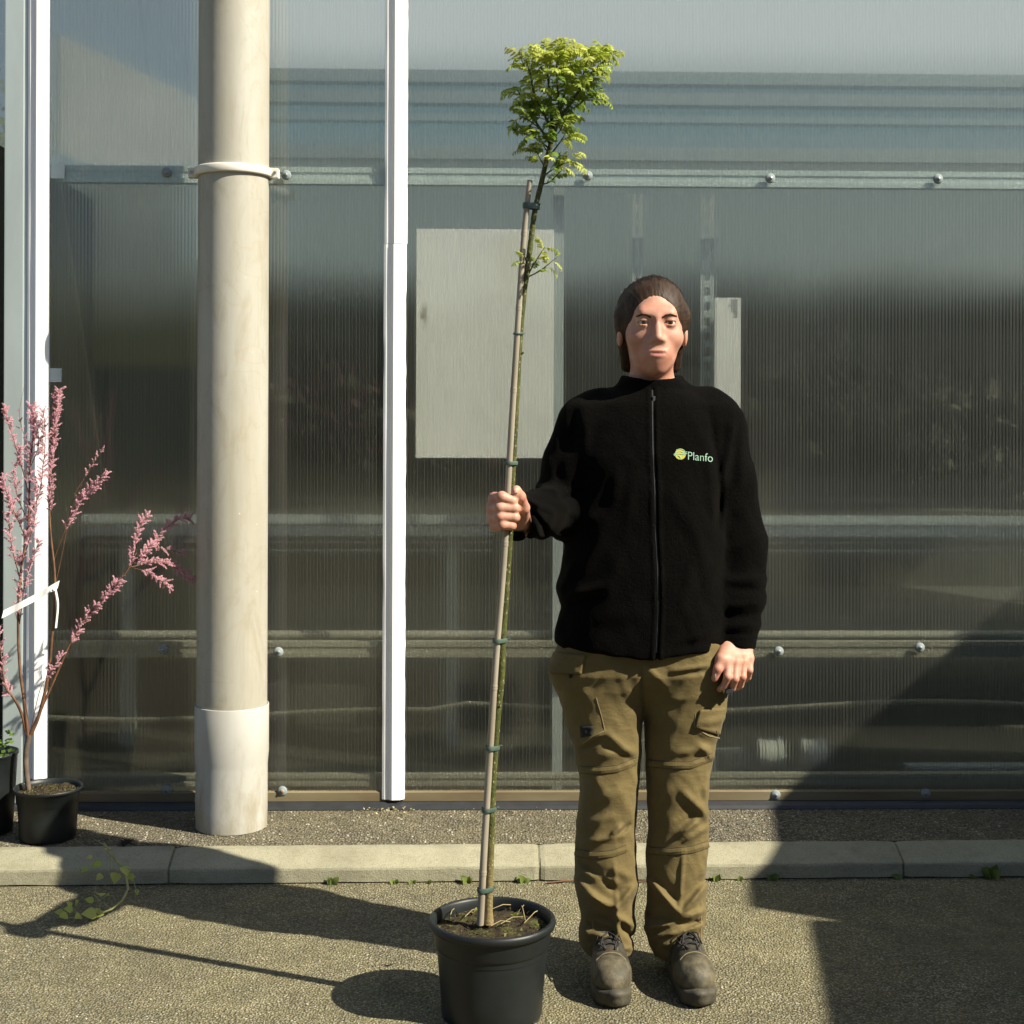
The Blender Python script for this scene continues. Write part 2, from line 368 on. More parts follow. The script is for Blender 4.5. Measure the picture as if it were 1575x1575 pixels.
# white capping strips: folded profile with a raised ridge
def strip(pxl, pxr, z0, z1, name='cover_strip', ragged=True):
    x0, x1 = P(pxl, 700, WY - .02).x, P(pxr, 700, WY - .02).x; w_ = x1 - x0
    pr = [(0, -.002), (0, -.010), (.10, -.013), (.30, -.014), (.36, -.021), (.44, -.024), (.80, -.0215), (.86, -.015), (1, -.010), (1, -.002)]
    n = 90; vs = []; fs = []; k = len(pr)
    for j in range(n + 1):
        z = z0 + (z1 - z0) * j / n
        for q, (u, y) in enumerate(pr):
            wx = 0
            if ragged and u == 1: wx = -.004 * max(0, mnoise.noise(Vector((z * 9, 3.3, 0)))) + .0016 * mnoise.noise(Vector((z * 31, 1, 0)))
            if ragged and u == 0: wx = .0022 * max(0, mnoise.noise(Vector((z * 7, 9.1, 0))))
            vs.append((x0 + u * w_ + wx, WY + y + .0006 * mnoise.noise(Vector((z * 5, u * 4, 2))), z))
    fs = [(j*k+q, j*k+q+1, (j+1)*k+q+1, (j+1)*k+q) for j in range(n) for q in range(k - 1)]
    fs += [tuple(range(k)), tuple(range(n*k + k - 1, n*k - 1, -1))]
    mb = MB(); mb.add(vs, fs); return mb.build(name, M_white, gh)
zj = P(605, 376, WY).z
strip(589, 624, P(600, 1228, WY).z, zj - .0006); strip(590, 625, zj + .0006, TOPZ)
strip(40, 73, P(55, 1196, WY).z, TOPZ, ragged=False)
# corner post and inner return
mb = MB(); xa, xb = P(7, 700, WY).x, P(43, 700, WY).x
mb.box((xa, WY - .012, .085), (xb - .012, WY + .14, TOPZ)); mb.build('corner_post', M_galv, gh, bevel=.003)
mb = MB(); mb.box((xb - .0115, WY - .004, .085), (xb + .006, WY + .05, TOPZ)); mb.build('corner_trim', simple('trim_blue', (.36, .41, .48), .35, .05, 5), gh)
# rails the sheets are bolted to, just behind them
def zpx(y, Y=WY): return P(800, y, Y).z
def rail(z0, z1, y0, y1, mat, name='rail', x0=None, x1=xR, lip=True):
    mb = MB(); a = xL - .02 if x0 is None else x0
    h = z1 - z0
    prof = [(y0, z0), (y0, z0 + h*.32), (y0 + .004, z0 + h*.36), (y0 + .004, z0 + h*.64), (y0, z0 + h*.68), (y0, z1), (y1, z1), (y1, z0)]
    mb.prism(prof, [(a, 0, 0), (x1, 0, 0)]); return mb.build(name, mat, gh)
rail(zpx(284), zpx(258), WY + .012, WY + .05, M_rail)
rail(zpx(1012), zpx(988), WY + .012, WY + .05, M_rail_low)
rail(zpx(1210), zpx(1193), WY + .012, WY + .05, M_rail_low)
mb = MB(); mb.prism([(-.006, zpx(1231)), (-.006, zpx(1218)), (.002, zpx(1215)), (.009, zpx(1215)), (.009, zpx(1231))], [(xL, WY, 0), (xR, WY, 0)])
mb.build('bottom_sill', M_beige, gh)
mb = MB(); mb.prism([(-.035, .078), (-.03, .088), (-.012, .097), (.0, zpx(1231.5)), (.05, zpx(1231.5)), (.05, .078)], [(xa, WY, 0), (xR, WY, 0)])
mb.build('base_flashing', M_flash, gh)
# bolts with domed washers
def bolt_mesh():
    mb = MB(); n = 20
    pr = [(.0, -.0075), (.0038, -.0075), (.0045, -.0066), (.0045, -.0045), (.0082, -.0034), (.0125, -.0014), (.0158, .0006), (.0158, .004)]
    vs = []; k = len(pr)
    for r, y in pr:
        for j in range(n):
            a = 2*math.pi*j/n; vs.append((r*math.cos(a), y, r*math.sin(a)))
    fs = [(i*n+j, (i+1)*n+j, (i+1)*n+(j+1) % n, i*n+(j+1) % n) for i in range(1, k-1) for j in range(n)] + [tuple(range(n, 2*n))]
    mb.add(vs, fs, 0, True); mb.mi = [0 if f[0] >= 3*n else 1 for f in mb.f]
    mb.mi[-1] = 1
    return mb.mesh('bolt')
bme = bolt_mesh(); bme2 = bme.copy()
for mm_, mats in ((bme, (M_bolt, M_bolthead)), (bme2, (M_bolt, M_rust))):
    for q in mats: mm_.materials.append(q)
for (bx, by) in [(256,265),(440,269),(904,270),(1185,274),(1443,275),(251,999),(428,1003),(1198,1002),(1415,996),(256,1216),(434,1217),(1193,1223),(1424,1221)]:
    o = bpy.data.objects.new('bolt', bme2 if by > 1200 and bx != 1193 else bme); COL.objects.link(o); o.parent = gh
    o.location = P(bx, by, WY - (.004 if by < 1200 else .008)) - gh.location
    o.rotation_euler = (rnd(-.05, .05), rnd(0, 6), rnd(-.05, .05))
# body of the house behind the wall: floor, far wall, roof
FY = 10.5
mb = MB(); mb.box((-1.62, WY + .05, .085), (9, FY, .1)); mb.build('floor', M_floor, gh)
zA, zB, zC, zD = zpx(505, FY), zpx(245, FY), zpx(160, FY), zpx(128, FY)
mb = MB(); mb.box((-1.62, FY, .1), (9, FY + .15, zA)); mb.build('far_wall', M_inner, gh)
mb = MB(); mb.box((-1.62, FY + .05, zA), (9, FY + .06, zB)); mb.build('far_glazing', M_fade, gh)
mb = MB(); mb.box((-1.62, FY, zB), (9, FY + .12, zB + .10)); mb.build('far_rail', M_galv, gh)
mb = MB(); mb.box((-1.62, FY, zB+.28), (9, FY + .12, zB + .33)); mb.build('far_rail', M_galv, gh)
mb = MB(); mb.box((-1.62, FY + .125, zB+.02), (9, FY + .135, zD)); mb.build('far_glazing', plainsheet('far_clear_sheet', .30, .7, (.72, .86, .88)), gh)
mb = MB(); mb.box((-1.62, FY - .02, zC), (9, FY + .12, zC + .09)); mb.build('far_rail', M_galv, gh)
mb = MB(); mb.box((-1.62, FY - .02, zD), (9, FY + .12, zD + .09)); mb.build('far_rail', M_galv, gh)
RZ = zD + .1
mb = MB(); mb.add([(-1.62, WY + .02, TOPZ), (9, WY + .02, TOPZ), (9, 7.6, TOPZ + 1.9), (-1.62, 7.6, TOPZ + 1.9), (9, FY + .1, RZ), (-1.62, FY + .1, RZ)], [(0, 1, 2, 3), (3, 2, 4, 5)])
mb.build('roof', M_roof, gh, fix=False)
mb = MB(); mb.box((9, WY + .02, .1), (9.05, FY, TOPZ)); mb.build('side_wall', M_far, gh)
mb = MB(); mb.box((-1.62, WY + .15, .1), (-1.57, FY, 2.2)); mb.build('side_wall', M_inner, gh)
mb = MB(); mb.add([(-1.62, WY + .15, 2.2), (-1.62, FY, 2.2), (-1.62, FY, RZ), (-1.62, 7.6, TOPZ + 1.9), (-1.62, WY + .15, TOPZ)], [(0, 1, 2, 3, 4)]); mb.build('side_wall', M_far, gh, fix=False)
for x in (5.4,):
    mb = MB(); mb.tube([(x, WY + .1, TOPZ - .05), (x, 7.6, TOPZ + 1.8), (x, FY, RZ - .05)], .03); mb.build('rafter', M_galv, gh)
for Yp, zz in ((6.2, TOPZ + .75), (7.0, TOPZ+1.25), (8.6, TOPZ + 1.2)):
    mb = MB(); mb.tube([(-1.6, Yp, zz), (9, Yp, zz)], .03); mb.build('purlin', M_galv, gh)

# ---------------------------------------------------------------- things that stand behind the plastic
bd = MB(); a, b = P(640, 352, WY + .07), P(851, 705, WY + .07)
bd.box((a.x, WY + .07, b.z), (b.x, WY + .085, a.z))
tag(bd.build('board', M_board, bevel=.002), 'white rectangular board with dirt marks behind the ribbed plastic wall', 'board')
pst = MB(); q0, q1 = P(851, 300, WY + .11), P(867, 300, WY + .11); pst.box((q0.x, WY + .09, .1), (q1.x, WY + .13, zpx(270)))
tag(pst.build('post', M_shelf, bevel=.002), 'pale grey post behind the plastic, right of the white board', 'post')
# shelf rack of slotted uprights
rk = empty('shelf_rack', P(1040, 1200, WY + .16), 'slotted metal shelf rack with white end panel behind the plastic wall', 'shelf rack')
def upright(pxa, pxb, Y):
    x0, x1 = P(pxa, 300, Y).x, P(pxb, 300, Y).x; mb = MB(); z0, z1 = .1, zpx(285); zz = z0; hx = (x1 - x0) * .34
    mb.box((x0, Y, z0), (x0 + hx, Y + .002, z1)); mb.box((x1 - hx, Y, z0), (x1, Y + .002, z1))
    while zz < z1 - .05:
        mb.box((x0 + hx, Y, zz), (x1 - hx, Y + .002, zz + .022)); zz += .05
    mb.box((x1 - .002, Y + .002, z0), (x1, Y + .035, z1))
    return mb.build('upright', M_shelf, rk)
upright(972, 989, WY + .16); upright(1078, 1099, WY + .16)
mb = MB(); a, b = P(1100, 458, WY + .08), P(1138, 900, WY + .08); mb.box((a.x, WY + .08, b.z), (b.x, WY + .083, a.z)); mb.box((b.x - .0025, WY + .083, b.z), (b.x, WY + .3, a.z))
mb.build('end_panel', M_board, rk)
hb = MB()
for i in range(7):
    for j in range(3 + i // 2 if i < 4 else 4):
        c = P(1133 - j * 3.6, 462 + i * 4.2, WY + .0795)
        if j < 4 - i * .45: hb.box((c.x - .0018, WY + .0788, c.z - .0028), (c.x + .0018, WY + .0798, c.z + .0028))
tag(hb.build('perforation', M_flash, rk), kind='stuff')
for zz in (.45, .95, 1.5):
    mb = MB(); mb.box((P(972, 300, WY + .2).x, WY + .2, zz), (P(1099, 300, WY + .2).x, WY + .55, zz + .03)); mb.build('shelf', M_inner, rk)
# benches with pipe edges
def bench(x0, x1, Y, ytop, label):
    e = empty('growing_bench', ((x0 + x1) / 2, Y, .1), label, 'bench', 'benches inside the greenhouse')
    z = P(800, ytop, Y).z
    mb = MB(); mb.box((x0, Y, z - .032), (x1, Y + .03, z)); mb.build('edge_rail', M_shelf, e)
    mb = MB(); mb.box((x0, Y - .006, z - .075), (x1, Y + .025, z - .04)); mb.build('edge_rail', M_shelf, e)
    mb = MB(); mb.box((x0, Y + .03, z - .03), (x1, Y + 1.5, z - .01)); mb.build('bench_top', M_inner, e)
    for k in range(2):
        mb = MB(); mb.tube([(x0, Y + .02, z - .10 - .03 * k), (x1, Y + .02, z - .10 - .03 * k)], .005); mb.build('wire', M_shelf, e)
    for x in (x0 + .15, x1 - .15):
        mb = MB(); mb.box((x - .02, Y + .05, .1), (x + .02, Y + .09, z - .03)); mb.build('leg', M_galv, e)
bench(-1.45, .05, 5.25, 793, 'low bench with double grey edge rail behind the drainpipe')
bench(.42, 4.2, 5.25, 793, 'long bench with double grey edge rail seen right of the person')
# dark foliage standing on the benches
def clump(label, name, cx, cy, cz, sx, sy, sz, n, cols, seed):
    random.seed(seed); mb = MB()
    for i in range(n):
        a, b, r = rnd(0, 6.28), rnd(-1, 1), rnd(.3, 1) ** .5
        s = math.sqrt(1 - b*b); c = Vector((cx + sx*r*s*math.cos(a), cy + sy*r*s*math.sin(a), cz + sz*r*b))
        d = Vector((rnd(-1, 1), rnd(-1, 1), rnd(-.4, 1))).normalized(); u = d.orthogonal().normalized(); v = d.cross(u); l = rnd(.04, .09)
        mb.add([c, c + u*l*.35 + v*l*.5, c + v*l + d*l*.1, c - u*l*.35 + v*l*.5], [(0, 1, 2, 3)], random.randrange(len(cols)))
    return mb
M_dkleaf = simple('bench_leaf', (.014, .020, .006), .8, .3, 4); M_dkleaf2 = simple('bench_leaf_red', (.05, .012, .017), .8, .3, 4); M_dkleaf3 = simple('bench_leaf_olive', (.019, .019, .007), .8, .3, 4)
for k, (px_, w__, hh, lab, cols) in enumerate([(520, .35, .22, 'dark leafy plants with red flowers on the bench left of the white strip', (M_dkleaf, M_dkleaf3, M_dkleaf2)),
                           (1330, .9, .24, 'row of dark olive plants on the long bench at the right', (M_dkleaf, M_dkleaf3)),
                           (1760, .6, .26, 'dark plants at the far right end of the long bench', (M_dkleaf, M_dkleaf3))]):
    c = P(px_, 620, 6.0)
    o = clump(lab, 'bench_plants', c.x, 6.0, P(800, 640, 6.0).z, w__, .4, hh, int(2600 * w__), cols, 30 + k).build('bench_plants', list(cols), fix=False)
    tag(o, lab, 'plants', 'plants on the benches'); o['kind'] = 'stuff'
# heating pipe along the wall, hose, crates and rollers, blue can, pale curtain
mb = MB(); z = P(800, 977, WY + .14).z; mb.tube([(-1.5, WY + .14, z), (4.2, WY + .14, z)], .016, 12)
tag(mb.build('heating_pipe', M_rail_low), 'long horizontal heating pipe just above the lower rail', 'pipe')
mb = MB(); pts = [P(x, 1086 + 8 * math.sin(x / 130.) + (12 if x < 700 else 0), 4.95) for x in range(-60, 1800, 60)]; mb.tube(pts, .006)
tag(mb.build('hose', M_rail_low), 'thin pale hose sagging along the inside of the wall', 'hose')
M_roll = simple('roller_white', (.36, .37, .34), .6, .1, 5)
def roller(px0, px1, lab):
    Y = 4.9; c = P((px0 + px1) / 2, 1172, Y); r = P(800, 1145, Y).z - P(800, 1172, Y).z; l = P(px1, 1172, Y).x - P(px0, 1172, Y).x
    e = MB(); x0 = c.x - l/2
    for dx0, dx1, rr in ((0, .22, 1), (.22, .28, .86), (.28, .72, .93), (.72, .78, .86), (.78, 1, 1)):
        e.tube([(x0 + l*dx0, Y, .1 + r), (x0 + l*dx1, Y, .1 + r)], r * rr, 24)
    return tag(e.build('drum', M_roll), lab, 'drum', 'white drums on the greenhouse floor')
roller(1164, 1202, 'blurred white drum beside the wire crate, low behind the wall'); roller(1231, 1268, 'right-hand blurred white drum, low behind the wall')
ce = empty('wire_crate', P(1130, 1195, 4.95), 'low wire crate left of the white drums behind the wall', 'crate')
for y in range(1152, 1200, 8):
    mb = MB(); mb.tube([P(1098, y, 4.95), P(1160, y - 2, 4.95)], .003, 6); mb.build('wire', M_shelf, ce)
mb = MB()
for x in range(1100, 1162, 7): mb.tube([P(x, 1150, 4.953), P(x, 1200, 4.953)], .002, 6)
tag(mb.build('upright_wires', M_shelf, ce), kind='stuff')
mb = MB(); a, b = P(1395, 1178, 4.95), P(1800, 1188, 4.95); mb.box((a.x, 4.95, b.z), (b.x, 5.0, a.z)); tag(mb.build('pale_bar', M_shelf), 'pale horizontal bar lying low behind the wall at the far right', 'bar')
mb = MB(); c = P(208, 942, 5.6); mb.lathe([(0, 0), (.035, 0), (.04, .02), (.03, .04), (.012, .05), (.01, .07), (0, .07)], c, 20); mb.tube([c + Vector((-.06, 0, .03)), c + Vector((.06, 0, .035))], .008)
tag(mb.build('sprinkler', simple('blue_plastic', (.02, .08, .17), .4, .1)), 'small blue plastic sprinkler behind the plastic left of drainpipe', 'sprinkler')
mb = MB(); mb.tube([P(208, 960, 5.61), P(208, 1215, 5.61)], .006); tag(mb.build('riser', M_galv), 'thin metal riser pipe under the blue sprinkler', 'pipe')
cur = MB(); pts = [(84, 50), (300, 150), (330, 255), (200, 262), (120, 250), (84, 232)]
vs = [P(x, y, WY + 1.0) for x, y in pts]; vs += [v + Vector((0, .012, 0)) for v in vs]; n = len(pts)
cur.add(vs, [tuple(range(n)), tuple(range(2*n-1, n-1, -1))] + [(i, (i+1) % n, n+(i+1) % n, n+i) for i in range(n)])
tag(cur.build('shade_sheet', simple('pale_sheet', (.82, .81, .78), .8, .1, 3)), 'pale slanted plastic sheet high up behind the left wall panel', 'sheet')
def screenmat():
    t = NT('graded_screen'); p = t.pos(); sx = t.n('ShaderNodeSeparateXYZ', ins={0: p})
    a = t.math('ADD', t.math('MULTIPLY', sx.outputs[2], -1.6), t.math('MULTIPLY', t.noise(t.scale(p, (1, 1, .5)), 4, 5, .6), .6))
    c = t.mix(t.ramp(t.math('ADD', a, 3.2), [(.05, 0.), (.85, 1.)]), (.36, .38, .35), (.085, .085, .045))  # grey at the top, darker olive towards the bottom, broken by noise
    return t.done(t.bsdf(Base_Color=c, Roughness=.8).outputs[0])
M_screen = screenmat()
cur = MB(); a, b = P(80, 275, WY + 1.3), P(300, 565, WY + 1.3); cur.box((a.x, WY + 1.3, b.z), (b.x, WY + 1.32, a.z))
tag(cur.build('screen', M_screen), 'olive grey screen standing behind the left wall panel', 'screen')
bk = MB(); c = P(84, 577, WY - .004); bk.box((c.x - .02, WY - .006, c.z - .022), (c.x + .022, WY - .0008, c.z + .022)); bk.build('bracket', M_rail, gh, bevel=.002)
c = P(88, 263, WY - .004); bk = MB(); bk.box((c.x - .022, WY - .006, c.z - .024), (c.x + .024, WY - .0008, c.z + .024)); bk.build('bracket', M_rail, gh, bevel=.002)

# ================================================================ drainpipe
pc = P(355, 1280, 4.345); PX, PY = pc.x + .002, 4.345; lean = (P(356, 100, 4.345).x - P(353, 1200, 4.345).x) * 0
dp = empty('drainpipe', (PX, PY, KH), 'thick beige vertical drainpipe in front of the greenhouse wall', 'drainpipe')
zs = P(353, 1093, 4.24).z; zt = P(353, 1178, 4.24).z; rp = .1055
mb = MB(); mb.lathe([(rp, zs - .05), (rp, 1.2), (rp, 2.4), (rp, TOPZ)], (PX, PY, 0), 64); mb.build('pipe', M_pipe, dp, fix=False)
mb = MB(); rs = .111
mb.lathe([(.1065, KH - .002), (.1075, KH + .05), (.1075, zt - .02), (.1085, zt - .005), (rs, zt + .02), (rs, zs - .002), (rs - .0008, zs), (rp + .001, zs), (rp + .001, zs - .04)], (PX, PY, 0), 64)
mb.build('sleeve', M_sleeve, dp, fix=False)
zc = P(353, 257, 4.24).z; hc_ = .013
mb = MB(); mb.lathe([(rp + .0005, zc - hc_), (rp + .009, zc - hc_), (rp + .0115, zc - hc_ + .004), (rp + .0115, zc + hc_ - .004), (rp + .009, zc + hc_), (rp + .0005, zc + hc_)], (PX, PY, 0), 64)
M_clamp = simple('clamp_plastic', (.60, .57, .50), .5, .06, 8)
cl = mb.build('clamp', M_clamp, dp, fix=False)
for s in (-1, 1):
    for yy in (-.014, .006):
        mb = MB(); mb.box((PX + s*(rp + .004), PY + yy, zc - .0155), (PX + s*(rp + .031), PY + yy + .011, zc + .0145))
        mb.build('clamp_ear', M_clamp, cl, bevel=.003)
    mb = MB(); mb.tube([(PX + s*(rp + .02), PY - .019, zc), (PX + s*(rp + .02), PY + .025, zc)], .0045, 10); mb.build('screw', M_bolthead, cl)
mb = MB(); mb.box((PX - .03, PY + rp + .001, zc - .012), (PX + .03, WY - .001, zc + .012)); mb.build('wall_bracket', M_galv, dp)
# ================================================================ beyond the corner, far left
M_bark = simple('bark', (.10, .075, .05), .9, .3, 20, bump=.004)
def leafmat(name, a, b, tl=.35, rough=.5):
    t = NT(name); oi = t.n('ShaderNodeObjectInfo').outputs['Random']
    n = t.noise(t.pos(), 40, 2)
    c = t.mix(t.ramp(t.math('ADD', t.math('MULTIPLY', oi, .6), t.math('MULTIPLY', n, .4)), [(.2, 0.), (.8, 1.)]), a, b)
    p = t.bsdf(Base_Color=c, Roughness=rough, **{'Specular_IOR_Level': .35})
    tr = t.n('ShaderNodeBsdfTranslucent', ins={0: c})
    return t.done(t.shmix(tl, p.outputs[0], tr.outputs[0]))
M_fl = leafmat('far_leaf', (.05, .075, .02), (.11, .14, .035))
def far_tree(x, y, h, r, seed, lab):
    random.seed(seed); e = empty('tree', (x, y, 0), lab, 'tree', 'trees beyond the greenhouse corner')
    mb = MB(); mb.tube([(x, y, 0), (x + .1, y, h*.3), (x, y + .1, h*.75)], [.22, .16, .05], 8); mb.build('trunk', M_bark, e)
    mb = MB()
    for i in range(9000):
        a, b, q = rnd(0, 6.28), rnd(-1, 1), rnd(.2, 1) ** .45
        s = math.sqrt(1-b*b); k = 1 + .35 * mnoise.noise(Vector((math.cos(a)*2*s, math.sin(a)*2*s, b*2 + seed)))
        c = Vector((x + r*k*q*s*math.cos(a), y + r*k*q*s*math.sin(a), h*.62 + h*.38*k*q*b))
        u = Vector((rnd(-1, 1), rnd(-1, 1), rnd(-1, 1))).normalized(); v = u.orthogonal().normalized(); l = rnd(.08, .18)
        mb.add([c, c + u*l*.5 + v*l*.4, c + u*l, c + u*l*.5 - v*l*.4], [(0, 1, 2, 3)])
    mb.build('crown', M_fl, e, fix=False)
far_tree(-9.7, 26, 7.4, 2.3, 3, 'green tree seen past the greenhouse corner at the left edge')
tn = empty('poly_tunnel', (-9.6, 24, 0), 'cream plastic poly tunnel beyond the greenhouse corner, at left edge', 'tunnel')
mb = MB(); n = 20; vs = []
for y in (22.0, 30.0):
    for j in range(n + 1):
        a = math.pi * j / n; vs.append((-10.6 + 2.6 * math.cos(a), y, 5.6 * math.sin(a) ** .8 if 0 < j < n else 0))
mb.add(vs, [(j, j+1, n+2+j, n+1+j) for j in range(n)] + [tuple(range(n+1))], 0, True); mb.build('cover', simple('cream_cover', (.62, .58, .48), .6, .08, 2), tn)
for y in (21.95, 24):
    mb = MB(); mb.tube([(-10.6 + 2.63 * math.cos(math.pi*j/20), y, 5.65 * math.sin(math.pi*j/20) ** .8 if 0 < j < 20 else 0) for j in range(21)], .05); mb.build('hoop', M_galv, tn)
mb = MB(); mb.box((-11.4, 21.96, 0.02), (-9.3, 22.02, 3.6)); mb.build('door', M_flash, tn)
# ================================================================ the van whose shadow lies over the right-hand side
def cast(px, py, h, z=0.0):
    g = G(px, py, z); k = h - z
    return Vector((g.x + 1.08 * k, g.y - .55 * k, h))
M_van = simple('van_paint', (.22, .23, .24), .3, .05, 2)
def slab_from_edge(a, b, wid, z0, name, ext0=0, ext1=0):
    d = (b - a); d.z = 0; d.normalize(); n = Vector((d.y, -d.x, 0)); a = a - d * ext0; b = b + d * ext1
    q = [a, b, b + n * wid, a + n * wid]; mb = MB()
    mb.add([Vector((p.x, p.y, z0)) for p in q] + [Vector((p.x, p.y, a.z)) for p in q], [(3,2,1,0),(4,5,6,7),(0,1,5,4),(1,2,6,5),(2,3,7,6),(3,0,4,7)])
    return mb.build(name, M_van, vn, bevel=.01), q, d, n
a1, b1 = cast(1268, 1575, 2.02), cast(1238, 1411, 2.02)
a2, b2 = cast(1149, 1395, 2.13), cast(1185, 1250, 2.13, .08)
vn = empty('van', (a1.x + .9, a1.y, 0), 'tall dark delivery van parked right of the picture, seen only by its shadow', 'van')
_, qa, dv, nv = slab_from_edge(a1, b1, 1.8, .35, 'body', 4.0, -.01)
_, qb, dv2, nv2 = slab_from_edge(a2, b2, 1.95, .30, 'cargo_box', 0, .9)
for base, sgn in ((qa[0] + dv * .9, 1), (qb[0] + dv * .55, 1)):
    for u in (.14, 1.66):
        c = base + nv * u; c.z = .34
        mb = MB(); mb.tube([c - nv * .1, c + nv * .1], .335, 28); wh = mb.build('wheel', M_flash, vn)
        mb = MB(); mb.tube([c - nv * .103, c + nv * .103], .19, 20); mb.build('rim', M_galv, wh)
for u in (.3, 1.5):
    c = qa[0] + nv * u - dv * .012; mb = MB(); mb.tube([Vector((c.x, c.y, .75)), Vector((c.x, c.y, .75)) + dv * .03], .1, 16); mb.build('headlight', M_white, vn)
c = qa[0] - dv * .004; mb = MB()
mb.add([Vector((*(c + nv * u).xy, z)) for u, z in ((.15, 1.25), (1.65, 1.25), (1.6, 1.85), (.2, 1.85))] + [Vector((*(c + nv * u + dv * .003).xy, z)) for u, z in ((.15, 1.25), (1.65, 1.25), (1.6, 1.85), (.2, 1.85))], [(0,1,2,3),(7,6,5,4),(0,4,5,1),(1,5,6,2),(2,6,7,3),(3,7,4,0)])
mb.build('windscreen', M_flash, vn)

# ================================================================ unseen trees added behind the camera to dim sky light and darken the wall reflection
random.seed(12); hb_ = MB()
hb_.prism([(0, 0), (0, 3.2), (1.2, 3.7), (2.6, 3.3), (2.8, 0)], [(-45, -24.6, 0), (45, -24.6, 0)], 1)
for i in range(26000):
    x = rnd(-45, 45); top = 4.0 + 1.1*mnoise.noise(Vector((x*.16, 2, 0))) + .7*mnoise.noise(Vector((x*.55, 5, 0))); z = top*rnd(0, 1)**.7
    c = Vector((x, -22 + rnd(-.9, .7) - .5*(z/top)**2, z)); u = Vector((rnd(-1, 1), rnd(-1, 1), rnd(-1, 1))).normalized(); v = u.orthogonal().normalized(); l = rnd(.12, .3)
    hb_.add([c, c + u*l*.5 + v*l*.4, c + u*l, c + u*l*.5 - v*l*.4], [(0, 1, 2, 3)], 0)
tag(hb_.build('unseen_tree_belt', [M_fl, M_inner], fix=False), 'unseen belt of trees added behind the camera to dim sky light and darken the wall reflection', 'trees', kind='stuff')
# ================================================================ implicit surfaces for the figure
def smin(a, b, k):
    h = np.maximum(k - np.abs(a - b), 0) / k
    return np.minimum(a, b) - h * h * k * .25
def smax(a, b, k): return -smin(-a, -b, k)
class Cap:                                                     # capsule with two radii
    def __init__(s, a, b, ra, rb=None, k=.02, sq=None):
        s.a = np.array(a, float); s.b = np.array(b, float); s.ra = ra; s.rb = ra if rb is None else rb; s.k = k
        s.c = (s.a + s.b) / 2; s.R = np.linalg.norm(s.b - s.a) / 2 + max(s.ra, s.rb)
    def __call__(s, p):
        ab = s.b - s.a; q = p - s.a; t = np.clip((q @ ab) / (ab @ ab), 0, 1)
        return np.linalg.norm(q - t[:, None] * ab, axis=1) - (s.ra + (s.rb - s.ra) * t)
class Ell:
    def __init__(s, c, r, k=.02, rot=None):
        s.c = np.array(c, float); s.r = np.array(r, float); s.k = k; s.R = max(r); s.M = None if rot is None else np.array(rot)
    def __call__(s, p):
        q = p - s.c
        if s.M is not None: q = q @ s.M
        k0 = np.linalg.norm(q / s.r, axis=1); k1 = np.linalg.norm(q / (s.r * s.r), axis=1) + 1e-9
        return k0 * (k0 - 1) / k1
class Loft:
    """stack of ellipses: rows of (z, cx, cy, a, b)"""
    def __init__(s, rows, k=.03, e=.012, pw=2.0):
        r = np.array(sorted(rows), float); s.z = r[:, 0]; s.r = r; s.k = k; s.e = e; s.pw = pw
        s.c = np.array([r[:, 1].mean(), r[:, 2].mean(), (s.z[0] + s.z[-1]) / 2]); s.R = (s.z[-1] - s.z[0]) / 2 + r[:, 3:].max() + .1
        zz = np.linspace(s.z[0], s.z[-1], 400); s.zz = zz; s.t = []
        for i in range(1, 5):                                  # smoothed interpolation
            v = np.interp(zz, s.z, r[:, i]); kk = np.hanning(15); kk /= kk.sum(); vp = np.pad(v, 7, mode='edge'); s.t.append(np.convolve(vp, kk, 'valid'))
    def __call__(s, p):
        z = np.clip(p[:, 2], s.z[0], s.z[-1]); cx, cy, a, b = (np.interp(z, s.zz, t) for t in s.t)
        x = np.abs(p[:, 0] - cx) / a; y = np.abs(p[:, 1] - cy) / b
        k0 = (x ** s.pw + y ** s.pw) ** (1 / s.pw) + 1e-9
        gx = x / a; gy = y / b; k1 = np.sqrt(gx*gx + gy*gy) + 1e-9
        d = np.where(k0 > .25, k0 * (k0 - 1) / k1 if s.pw == 2 else (k0 - 1) * np.minimum(a, b), (k0 - 1) * np.minimum(a, b))
        return smax(smax(d, s.z[0] - p[:, 2], s.e), p[:, 2] - s.z[-1], s.e)
def union(prims, p, far=.08):
    d = np.full(len(p), far); lo, hi = p.min(0), p.max(0); c = (lo + hi) / 2; r = np.linalg.norm(hi - lo) / 2
    for q in prims:
        if np.linalg.norm(q.c - c) > q.R + r + far: continue
        d = smin(d, q(p), q.k)
    return d
